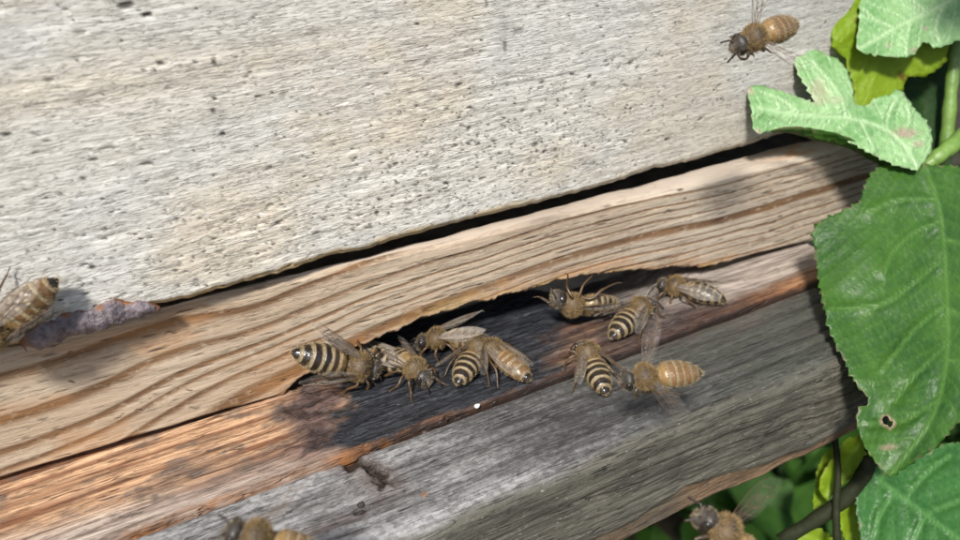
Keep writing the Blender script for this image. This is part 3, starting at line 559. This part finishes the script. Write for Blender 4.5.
    HV, HC = [], []
    for sel, n, ln, w, c, le in (((xb > .09) & (xb < .45), 3600, .066, .0028, (.23, .155, .065), -.35), ((xb > .47) & (xb < .68), 1300, .045, .0024, (.21, .165, .10), .3), ((xb > -.07) & (xb < .05), 600, .060, .003, (.26, .18, .08), -.7), ((xb < -.06) & (lum > .40) & (xb > -.7), 2200, .046, .0026, (.29*light, .225*light, .125*light), -1.3), ((xb < -.1), 700, .045, .003, (.30, .22, .12), -1.2)):
        a_, b_ = hairs(sel, n, ln, w, c, le); HV.append(a_); HC.append(b_)
    HV = np.vstack(HV); HC = np.vstack(HC); q = np.arange(len(HV)).reshape(-1, 4)
    fu = link('fur', mesh('fur', HV, q[:, [0, 1, 2, 3]].copy(), MF, dict(tint=HC), smooth=False), root); fu['kind'] = 'stuff'
    # eyes, antennae, wings
    for s in (1, -1):
        e = link('eye', EYE, root); e.location = (.548, .136*s+dyy(.55), .232); e.rotation_euler = (0, .25, -.35*s)
        P = spline(np.array([(.62, .035*s, .23), (.68, .10*s, .26), (.70, .12*s, .23), (.78, .17*s+r.normal(0, .03), .12+r.normal(0, .03))])+np.array([0, dyy(.68), 0]), 12); v, ff = tube(P, np.interp(np.linspace(0, 1, 12), [0, .4, .5, 1], [.014, .012, .017, .015]), 7)
        link('antenna', mesh('antenna', v, ff, MA), root)
        for me, loc, d in ((FORE, (.28, .13, .405), 0.), (HIND, (.19, .125, .375), .13)):
            w = link('wing', FORE2 if shiny and me is FORE else (FOREF if me is FORE else HINDF) if wings == 'fly' else me, root); w.location = (loc[0], loc[1]*s, loc[2])
            if wings == 'fold': ang = spread+d*.5+r.normal(0, .03); pit = -.10+r.normal(0, .02)-droop*.3; roll = rollf+(-.1 if d else 0)
            elif wings == 'fly': ang = 1.25+d+r.normal(0, .06); pit = .30; roll = .35
            else: ang = spread+d+r.normal(0, .05); pit = .16; roll = .3
            # x axis of the wing runs from root to tip
            dx = Vector((-math.cos(ang)*math.cos(pit), math.sin(ang)*math.cos(pit)*s, math.sin(pit))); oy = Vector((math.sin(ang), math.cos(ang)*s, 0)); oy = (oy-dx*oy.dot(dx)).normalized(); nz = dx.cross(oy)*s*1.0
            if nz.z < 0: nz = -nz
            oy = (oy*math.cos(roll)-nz*math.sin(roll)); nz2 = dx.cross(oy)
            w.rotation_euler = Matrix((dx, oy, nz2)).transposed().to_euler() if True else (0, 0, 0)
    return root

def on_floor(tail, head, z=.22, **k):
    a, b = on(*tail, 2, z), on(*head, 2, z); d = b-a; L = np.linalg.norm(d); sc = float(np.clip(L/1.46, .80, .95)); m = (a+b)/2
    bee((m[0], m[1], k.pop('base', 0.0)), d, k.pop('up', (0, 0, 1)), sc, **k)
def on_plane(tail, head, off, up, z=None, foot=.22, **k):           # body axis in the plane y = YAW*x + off
    a, b = on_strip(*tail, off), on_strip(*head, off); d = b-a; L = np.linalg.norm(d); sc = float(np.clip(L/1.46, .80, .95)); uu = Vector(up).normalized(); m = Vector((a+b)/2)-uu*foot*sc
    bee(m, d, uu, sc, **k)

on_plane((287, 351), (381, 371), -.27, (-.05, -.82, .55), label='striped bee clinging to the strip at the lower corner of the slot', seed=1, spread=.42, light=1.05, legs='stand')
on_floor((398, 360), (350, 343), .26, label='shiny winged bee wedged in the slot corner behind the bee clinging to the strip', seed=2, spread=.12, wings='fold', rollf=.1, shiny=True)
on_floor((384, 346), (430, 380), .22, label='bee facing out of the slot with its dark face lowered to the black floor', seed=3, spread=.3, droop=.1)
on_floor((482, 334), (420, 338), .26, label='orange furred bee with both wings raised, half inside the slot', seed=4, wings='raise', spread=.35, shiny=True, orange=.3)
on_floor((459, 377), (485, 337), .22, label='round banded bee in the middle of the crowd, tail towards the brown seam', seed=5, spread=.45, droop=-.06, light=1.1)
on_floor((528, 374), (478, 341), .21, label='tawny brown bee with a black tail tip resting flat at the end of the crowd', seed=6, spread=.15, rollf=.2, orange=.75, light=.8)
on_plane((620, 302), (552, 294), -.36, (.15, -.62, -.62), foot=.16, label='bee hanging upside down from the slot edge with its legs up on the strip', seed=7, spread=.25, rollf=.2, shiny=True, light=.9)
on_floor((611, 333), (653, 298), .22, label='banded bee walking up towards the open slot, below the upside down bee', seed=8, spread=.40)
on_floor((606, 388), (581, 340), .22, label='banded bee alone on the grey landing board, tail end nearest the edge', seed=9, spread=.42, light=1.05)
on_floor((726, 294), (656, 280), .22, label='dusky bee crouching sideways at the narrow end of the slot', seed=10, spread=.2, up=(-.05, -.35, .9), light=.75)
# bee on the pale board, half out of the picture
a, b = on(56, 279, 1, -.45), on(-36, 350, 1, -.45); d = b-a; m = (a+b)/2
bee((m[0], -.36, m[2]), d, (0.1, -1, .1), min(1.05, np.linalg.norm(d)/1.4), label='yellowish bee on the pale hive board beside the propolis crust', seed=12, spread=.2, light=1.2, orange=.7)
def flying(tail, head, dt, dh, up, label, seed, **k):
    a, b = at(*tail, dt), at(*head, dh); d = b-a; m = Vector((a+b)/2)-Vector(up).normalized()*.22
    bee(m, d, up, float(np.clip(np.linalg.norm(d)/1.4, .72, 1.02)), label=label, seed=seed, wings='fly', legs='tuck', group='honey bees in flight', **k)
flying((694, 370), (636, 377), 9.2, 9.1, (.1, -.5, .85), 'tawny bee hovering in front of the landing board under the slot', 11, orange=.8, light=.75)
flying((800, 20), (732, 46), 9.2, 8.9, (-.2, -.75, .6), 'brown bee flying in front of the pale upper board', 13, orange=.7, light=.7)
flying((318, 556), (222, 526), 7.2, 7.0, (.0, -.4, .9), 'out of focus yellow bee flying low before the grey landing board', 14, orange=.8)
flying((770, 575), (692, 505), 8.2, 8.0, (.2, -.3, .9), 'blurred bee flying up past the lower edge of the landing board', 15, orange=.4)

# ------------------------------------------------------------------ shrub beside the hive
def poly_dist(P, L):
    d = np.full(len(P), 1e9)
    for a, b in zip(L[:-1], L[1:]):
        ab = b-a; t = np.clip(((P-a)@ab)/(ab@ab+1e-9), 0, 1); d = np.minimum(d, np.linalg.norm(P-(a+t[:, None]*ab), axis=1))
    return d
def inside(P, poly):
    x, y = P[:, 0], P[:, 1]; c = np.zeros(len(P), bool); n = len(poly)
    for i in range(n):
        x1, y1 = poly[i]; x2, y2 = poly[(i+1) % n]
        if y1 == y2: continue
        c ^= ((y1 > y) != (y2 > y)) & (x < (x2-x1)*(y-y1)/(y2-y1)+x1)
    return c
def toothed(O, step=9., amp=3.2, seed=0, smooth=True):
    O = np.asarray(O, float); Q = spline(np.vstack([O, O[:1]]), len(O)*14)[:-1] if smooth else O
    seg = np.linalg.norm(np.diff(np.vstack([Q, Q[:1]]), axis=0), axis=1); s = np.concatenate([[0], np.cumsum(seg)]); L = s[-1]; r = np.random.default_rng(seed)
    out = []; u = 0; Qc = np.vstack([Q, Q[:1]]); area = .5*np.sum(Q[:, 0]*np.roll(Q[:, 1], -1)-Q[:, 1]*np.roll(Q[:, 0], -1)); sg = 1 if area > 0 else -1
    P = lambda t: np.array([np.interp(t % L, s, Qc[:, 0]), np.interp(t % L, s, Qc[:, 1])])
    while u < L-step*.6:
        st = step*r.uniform(.6, 1.5); t = P(u+.5)-P(u-.5); t /= np.linalg.norm(t)+1e-9; nn = np.array([t[1], -t[0]])*sg; k = amp*r.uniform(.2, 1.25)
        out.append(P(u)); out.append(P(u+st*.55)+nn*k*.75); out.append(P(u+st*.78)+nn*k); u += st
    return np.array(out)
def leaf(outline, depth, parent, m, mid, veins=(), cell=5., tooth=(9, 3), holes=(), seed=0, bulge=.10, label=None, blot=(), thick=.012, vw=1.5, name='leaf', pinn=11.):
    """outline, midrib and veins are traced; depth(P) gives the blade its place and curvature in space"""
    O = toothed(outline, tooth[0], tooth[1], seed); lo, hi = O.min(0), O.max(0); r = np.random.default_rng(seed)
    gx, gy = np.meshgrid(np.arange(lo[0], hi[0], cell), np.arange(lo[1], hi[1], cell)); G = np.stack([gx.ravel(), gy.ravel()], -1); G[:, 0] += (np.arange(len(G))//gx.shape[1] % 2)*cell*.5
    G = G+r.normal(0, cell*.12, G.shape); G = G[inside(G, O)]; G = G[poly_dist(G, np.vstack([O, O[:1]])) > cell*.45]
    for cx, cy, rad in holes: G = G[np.hypot(G[:, 0]-cx, G[:, 1]-cy) > rad+1.5]
    pts = [Vector(p) for p in O]; edges = [(i, (i+1) % len(O)) for i in range(len(O))]; hp = []
    for cx, cy, rad in holes:
        b = len(pts); k = 11; ph = r.uniform(.75, 1.25, k)
        pts += [Vector((cx+rad*ph[i]*math.cos(i*2*math.pi/k), cy+rad*1.1*ph[i]*math.sin(i*2*math.pi/k))) for i in range(k)]; edges += [(b+i, b+(i+1) % k) for i in range(k)]; hp.append((cx, cy, rad))
    pts += [Vector(p) for p in G]
    vo, eo, fo, *_ = geometry.delaunay_2d_cdt(pts, edges, [], 0, 1e-4)
    P = np.array([(v.x, v.y) for v in vo]); cen = np.array([P[list(f)].mean(0) for f in fo]); keep = inside(cen, O)
    for cx, cy, rad in hp: keep &= np.hypot(cen[:, 0]-cx, cen[:, 1]-cy) > rad*.80
    F = [tuple(f) for f, k in zip(fo, keep) if k]
    M = spline(mid, 24); dm = poly_dist(P, M); dv = np.full(len(P), 1e9)
    for vv in veins: dv = np.minimum(dv, poly_dist(P, spline(vv, 12)))
    dall = np.minimum(dm/1.5, dv)
    # fine side veins: evenly spaced along the midrib, sweeping towards the tip
    seg = np.linalg.norm(M[:, None]-P[None], axis=2).argmin(0); tl = np.concatenate([[0], np.cumsum(np.linalg.norm(np.diff(M, axis=0), axis=1))])
    tg = np.gradient(M, axis=0); tg /= np.linalg.norm(tg, axis=1, keepdims=True); off = P-M[seg]; al = tl[seg]+(off*tg[seg]).sum(1); sd = np.abs(off[:, 0]*tg[seg][:, 1]-off[:, 1]*tg[seg][:, 0])
    ph = (al-.75*sd+3*fbm(P[:, 0]*.04, P[:, 1]*.04, seed+3, 2))/(pinn*1.6); fine = np.abs(ph-np.round(ph))*pinn*1.6
    ph2 = (sd+.4*al+4*fbm(P[:, 0]*.06, P[:, 1]*.06, seed+2, 2))/(pinn*.7); fine2 = np.abs(ph2-np.round(ph2))*pinn*.7
    vein = np.maximum(np.exp(-(dall/vw)**2)*.9, np.maximum(.5*np.exp(-(fine/1.3)**2), .22*np.exp(-(fine2/1.1)**2)))
    D = depth(P)-.25*bulge*(1-np.exp(-(fine/3.0)**2))+bulge*(np.exp(-(dall/(vw*3.5))**2)-.5)+.04*(fbm(P[:, 0]*.05, P[:, 1]*.05, seed, 3)-.5)
    bl = np.zeros(len(P))
    for cx, cy, rx, ry, a in blot: bl = np.maximum(bl, a*ss(1.3, .5, np.hypot((P[:, 0]-cx)/rx, (P[:, 1]-cy)/ry)+1.1*(fbm(P[:, 0]*.25, P[:, 1]*.25, seed+1)-.5)))
    for cx, cy, rad in hp: bl = np.maximum(bl, .8*ss(rad+2.5, rad+.5, np.hypot(P[:, 0]-cx, P[:, 1]-cy)))
    de = poly_dist(P, np.vstack([O, O[:1]])); bl = np.maximum(bl, .35*ss(1.5, 0, de)*(r.random(len(P)) > .6))
    V = CAM[None]+np.stack([ray(x, y) for x, y in P])*D[:, None]
    me = mesh(name, V, F, m, dict(vein=vein, blotch=bl)); o = link(name, me, parent)
    so_ = o.modifiers.new('thickness', 'SOLIDIFY'); so_.thickness = thick; so_.offset = 0
    if label: o['label'] = label
    return o
A_ = np.array
shrub = empty('shrub', tuple(at(960, 560, 14.5))); tag(shrub, 'green shrub with large toothed chewed leaves growing against the side of the hive', 'shrub')
ML_dark = m_leaf('glossy_dark_leaf', (.014, .062, .006), (.042, .118, .010), (.065, .155, .022), .22, (.15, .34, .010), .48, .5, bd=.04)
ML_pale = m_leaf('skylit_pale_leaf', (.12, .28, .085), (.30, .48, .22), (.38, .54, .29), .22, (.24, .46, .06), .36, .5, (.34, .27, .20), .10)  # paleness takes the sun and sky reflection into the leaf colour
ML_lime = m_leaf('sunlit_lime_leaf', (.22, .34, .012), (.29, .42, .02), (.32, .46, .05), .55, (.50, .68, .01), .5, .4, (.16, .05, .01))
ML_blue = m_leaf('bluish_leaf', (.018, .075, .014), (.035, .12, .025), (.07, .18, .045), .15, (.06, .2, .04), .4, .3)
ML_deep = m_leaf('shaded_leaf', (.008, .026, .004), (.012, .038, .007), (.02, .05, .01), .10, (.03, .09, .01), .6, .15)
# the big hanging leaf
leaf([(924, 166), (902, 164), (880, 167), (866, 184), (859, 203), (838, 214), (815, 228), (817, 262), (823, 298), (832, 335), (846, 362), (857, 384), (870, 402), (857, 414), (862, 440), (876, 462), (888, 476), (902, 468), (916, 459), (936, 446), (956, 424), (985, 398), (1020, 350), (1040, 290), (1030, 225), (1000, 185), (960, 168)],
     lambda P: 11.0-.0078*np.minimum(P[:, 1]-380, 0)-.0012*np.maximum(P[:, 1]-380, 0)+.0022*(P[:, 0]-860)+.35*((P[:, 0]-945)/110)**2*ss(480, 260, P[:, 1])-.1+.09*(fbm(P[:, 0]*.022, P[:, 1]*.022, 3, 2)-.5)*2, shrub, ML_dark, [(925, 168), (940, 215), (946, 290), (946, 360), (930, 420), (890, 474)],
     veins=[[(941, 222), (915, 232), (893, 252), (884, 272)], [(936, 200), (900, 200), (868, 212)], [(946, 305), (920, 325), (900, 348), (884, 368)], [(944, 258), (905, 290), (880, 305), (830, 310)], [(946, 345), (915, 375), (895, 400)], [(938, 400), (905, 420), (870, 425)], [(944, 240), (985, 250), (1020, 280)], [(946, 310), (980, 320), (1010, 340)], [(945, 360), (970, 365), (990, 380)]],
     cell=2.6, tooth=(8, 3.2), holes=[(886, 421, 4.6), (890, 424, 3.6)], seed=1, bulge=-.055, label='large glossy dark green leaf with a small hole near its tip', blot=[(888, 447, 9, 3, .55)])
# curled pale leaf, upper blade and rolled underside
cz = lambda P: 12.65+.003*(P[:, 0]-840)-.0065*(P[:, 1]-120)+.10*np.exp(-((P[:, 1]-122+.10*(P[:, 0]-840))/16)**2)
leaf([(916, 170), (900, 166), (880, 158), (862, 148), (845, 139), (820, 132), (790, 128), (766, 131), (757, 133), (753, 124), (752, 110), (748, 90), (757, 86), (772, 90), (788, 94), (800, 98), (815, 103), (808, 88), (800, 76), (795, 62), (800, 50), (812, 49), (828, 56), (842, 64), (851, 82), (854, 104), (866, 106), (878, 98), (890, 96), (901, 90), (909, 103), (920, 116), (929, 128), (931, 146), (925, 160)],
     cz, shrub, ML_pale, [(916, 168), (902, 145), (880, 128), (845, 118), (800, 114), (757, 108)], veins=[[(885, 130), (888, 112), (896, 98)], [(845, 118), (838, 95), (812, 62)], [(905, 148), (922, 140)], [(800, 114), (780, 100), (760, 92)], [(860, 122), (866, 134), (872, 150)], [(895, 140), (908, 122), (905, 105)]],
     cell=2.4, tooth=(8, 2.4), seed=2, bulge=-.06, label='pale curled leaf with ragged lobes and a brown scorched patch', blot=[(905, 133, 13, 5, .9), (818, 92, 9, 14, .55), (918, 144, 5, 4, .7), (757, 133, 5, 4, .8), (749, 91, 5, 4, .9), (833, 100, 12, 5, .35)], vw=1.6)
leaf([(914, 174), (892, 172), (872, 161), (846, 147), (820, 141), (795, 134), (775, 131), (765, 132), (790, 127), (820, 130), (846, 137), (865, 146), (884, 156), (902, 163)], lambda P: 12.56+.003*(P[:, 0]-840)+.022*(P[:, 1]-140), shrub, ML_dark, [(912, 171), (870, 154), (820, 136), (775, 131)], cell=4, tooth=(14, .8), seed=3, bulge=.02, label='dark underside of the curled leaf edge')
# lime leaf, pale upper leaf, deep leaf
leaf([(850, -40), (838, -10), (834, 14), (833, 40), (836, 50), (846, 58), (850, 72), (855, 90), (852, 104), (862, 112), (876, 104), (888, 97), (902, 88), (906, 77), (920, 76), (932, 72), (944, 62), (948, 40), (950, -20), (920, -60)], lambda P: 13.25+.003*(P[:, 0]-890)+.0025*(P[:, 1]-40), shrub, ML_lime, [(905, -50), (895, 0), (880, 50), (862, 108)],
     veins=[[(893, 5), (865, 15), (840, 40)], [(886, 40), (868, 60), (854, 80)], [(888, 35), (910, 55), (930, 70)]], cell=3, tooth=(10, 2.5), seed=4, bulge=-.05, label='lime green sunlit leaf with brown chewed edges', blot=[(847, 8, 6, 2, .9), (857, 20, 3, 3, .8), (901, 77, 4, 5, .9), (833, 56, 4, 4, .7)])
leaf([(900, -50), (872, -20), (862, 0), (859, 26), (857, 48), (870, 53), (884, 56), (902, 57), (915, 53), (921, 43), (928, 42), (936, 47), (946, 45), (958, 40), (975, 42), (1000, 20), (1010, -20), (980, -50)], lambda P: 12.98+.002*(P[:, 0]-900)+.0045*(P[:, 1]-20)*-1, shrub, ML_pale, [(990, -40), (950, 0), (905, 22), (860, 48)],
     veins=[[(945, 3), (935, 25), (938, 44)], [(910, 20), (905, 40), (905, 55)], [(925, 12), (905, -5), (890, -25)], [(893, 28), (875, 20), (863, 10)]], cell=2.6, tooth=(9, 2.4), seed=5, bulge=-.05, label='large pale whitish green leaf at the top of the shrub', blot=[(925, 29, 3, 2, .9), (915, 50, 7, 3, .7), (888, 46, 4, 3, .5)])
leaf([(896, 40), (893, 90), (900, 120), (908, 145), (922, 168), (940, 160), (952, 120), (953, 75), (948, 30)], lambda P: 14.3+.004*(P[:, 0]-920), shrub, ML_deep, [(922, 50), (922, 100), (924, 160)], cell=6, tooth=(10, 2), seed=6, label='deep green shaded leaf behind the curled leaf')
# lower leaves
leaf([(862, 470), (858, 490), (857, 512), (862, 540), (870, 580), (960, 600), (1030, 560), (1030, 480), (985, 450), (952, 443), (930, 452), (905, 462), (882, 462)], lambda P: 12.6+.002*(P[:, 0]-900)-.004*(P[:, 1]-500), shrub, ML_blue, [(866, 470), (905, 500), (960, 540), (1010, 575)],
     veins=[[(880, 482), (890, 465), (905, 462)], [(905, 500), (925, 475), (950, 455)], [(925, 515), (960, 500), (990, 480)], [(895, 492), (880, 515), (872, 545)], [(925, 516), (915, 540), (912, 570)]], cell=3, tooth=(9, 2.2), seed=7, bulge=-.08, label='broad bluish green leaf at the foot of the shrub')
leaf([(846, 540), (840, 520), (842, 500), (850, 482), (860, 470), (872, 462), (866, 480), (858, 500), (858, 520), (866, 545), (862, 570), (850, 570)], lambda P: 13.0+0*P[:, 0], shrub, ML_lime, [(868, 466), (852, 500), (852, 560)], cell=4, tooth=(8, 1.8), seed=8, label='narrow bright green leaf edge beside the broad bluish leaf')
leaf([(838, 452), (846, 440), (866, 436), (874, 448), (868, 466), (852, 476), (838, 488), (826, 500), (820, 480)], lambda P: 12.9+0*P[:, 0], shrub, ML_lime, [(862, 440), (846, 460), (826, 494)], cell=4, tooth=(9, 1.6), seed=9, label='small bright green leaf under the end of the landing board')
leaf([(782, 545), (790, 532), (802, 526), (816, 528), (828, 536), (836, 552), (800, 570)], lambda P: 13.4+0*P[:, 0], shrub, ML_lime, [(832, 550), (808, 536), (784, 544)], cell=4, tooth=(6, 2.4), seed=10, label='small toothed green leaf low under the hive')
leaf([(818, 470), (824, 455), (836, 450), (834, 480), (824, 512), (816, 520), (814, 495)], lambda P: 13.3+0*P[:, 0], shrub, ML_lime, [(830, 452), (822, 490), (817, 518)], cell=4, tooth=(9, 1.4), seed=11, label='thin green leaf hanging in shade behind the stem')
MS = m_leaf('green_stem', (.10, .19, .035), (.15, .25, .05), (.1, .2, .05), .05, (.1, .2, .02), .45); MSd = m_leaf('brown_stem', (.012, .015, .006), (.022, .026, .010), (.02, .02, .01), .02, (.02, .03, .01), .7, .15)
def stem(name, pts, rad, m, label):
    P = spline(A_([at(*p) for p in pts]), 30); R = np.interp(np.linspace(0, 1, 30), np.linspace(0, 1, len(rad)), rad); R = R*(1+.08*np.sin(np.arange(30)*1.7)); v, f = tube(P, R, 10); o = link(name, mesh(name, v, f, m, dict(vein=np.zeros(len(v)), blotch=np.zeros(len(v)))), shrub)
    if label: o['label'] = label
stem('leaf_stalk', [(914, 178, 13.0), (925, 167, 12.95), (945, 151, 12.9), (975, 128, 13.2), (1010, 108, 13.6)], [.06, .11, .13, .15, .17], MS, 'thick green stalk of the large leaf')
stem('stem', [(942, 215, 14.2), (946, 150, 14.05), (951, 90, 13.9), (956, 30, 13.8), (962, -60, 13.6)], [.13, .12, .11, .1, .09], MS, 'thin upright pale green stem')
stem('stem', [(780, 541, 12.9), (815, 520, 12.8), (845, 498, 12.7), (866, 470, 12.6), (876, 440, 12.7), (885, 400, 14.6), (930, 300, 15.5), (1000, 150, 16.5)], [.11, .12, .13, .12, .13, .12, .12, .11], MSd, 'dark bent woody stem under the large leaf')
stem('stem', [(838, 560, 12.6), (836, 510, 12.6), (838, 470, 12.7), (834, 430, 13.0)], [.06, .06, .05, .05], MSd, 'thin brown twig crossing the bent stem')
# foliage of the same shrub above the picture: it dapples the boards on that side
def free_leaf(c, d, n, L, w, m, seed):
    r = np.random.default_rng(seed); d = Vector(d).normalized(); n = Vector(n); n = (n-d*n.dot(d)).normalized(); s = d.cross(n); k = 13; V = []; at0 = []
    for i in range(k):
        t = i/(k-1); ww = w*math.sin(math.pi*min(t*.94+.04, 1))**.8*(1-.25*t)*(1+.10*(i % 2))
        for j in range(-3, 4):
            q = j/3; V.append(Vector(c)+d*L*t+s*ww*q+n*(.18*abs(q)*ww-.25*L*t*t+.02*math.sin(9*t+q*4))); at0.append(.8*math.exp(-(q/.15)**2))
    F = gridfaces(k, 7); me = mesh('leaf', [tuple(v) for v in V], F, m, dict(vein=np.array(at0), blotch=np.zeros(len(V)))); o = link('leaf', me, shrub); so_ = o.modifiers.new('thickness', 'SOLIDIFY'); so_.thickness = .012; return o
for i, (tx, tz, dist) in enumerate(((12.8, 4.0, 10), (13.2, 2.6, 9))):
    p = Vector((tx, YU, tz))+SUN*dist; free_leaf(p+Vector((1.4, .4, .3)), (-1, random.uniform(-.4, .4), random.uniform(-.5, .1)), (-.3, -.5, 1), 2.8, .95, ML_dark, i)
stem('stem', [(985, 140, 13.4), (1090, -20, 12.0), (1120, -300, 10.5), (1000, -620, 9.6)], [.15, .14, .12, .08], MS, 'upper stem carrying leaves over the hive')

# ------------------------------------------------------------------ ground and undergrowth
bm = bmesh.new(); bmesh.ops.create_grid(bm, x_segments=60, y_segments=60, size=3000)
for v in bm.verts: v.co.z = -40+random.uniform(-.6, .6)
me = bpy.data.meshes.new('ground'); bm.to_mesh(me); bm.free(); me.materials.append(m_soil()); tag(link('ground', me), kind='structure')
ML_under = m_leaf('undergrowth_leaf', (.018, .055, .007), (.045, .11, .015), (.05, .12, .02), .25, (.12, .3, .02), .5, .25)
def undergrowth():
    r = np.random.default_rng(21); VV = []; FF = []
    for i in range(5200):
        x = r.uniform(4, 75); y = r.uniform(-25, 60); z = -40+abs(r.normal(0, 1))*7+(10*r.random() if x > 22 else 0)
        if 3 < y < 42 and x < 21: continue
        L = r.uniform(1.6, 4.5); w = L*.34; d = r.normal(0, 1, 3)*[1, 1, .5]; d /= np.linalg.norm(d); n = np.array([0, 0, 1.])+r.normal(0, .5, 3); s = np.cross(d, n); s /= np.linalg.norm(s); n = np.cross(s, d); c = np.array([x, y, z]); b = len(VV)
        VV += [c, c+d*L*.3+s*w+n*.2, c+d*L*.65+s*w*.8, c+d*L-n*.3*L*.4, c+d*L*.65-s*w*.8, c+d*L*.3-s*w+n*.2, c+d*L*.5-n*.15]
        FF += [(b, b+1, b+6), (b+1, b+2, b+6), (b+2, b+3, b+6), (b+3, b+4, b+6), (b+4, b+5, b+6), (b+5, b, b+6)]
    me = mesh('undergrowth', VV, FF, ML_under, dict(vein=np.zeros(len(VV)), blotch=np.zeros(len(VV)))); return link('undergrowth', me)
tag(undergrowth(), kind='stuff')
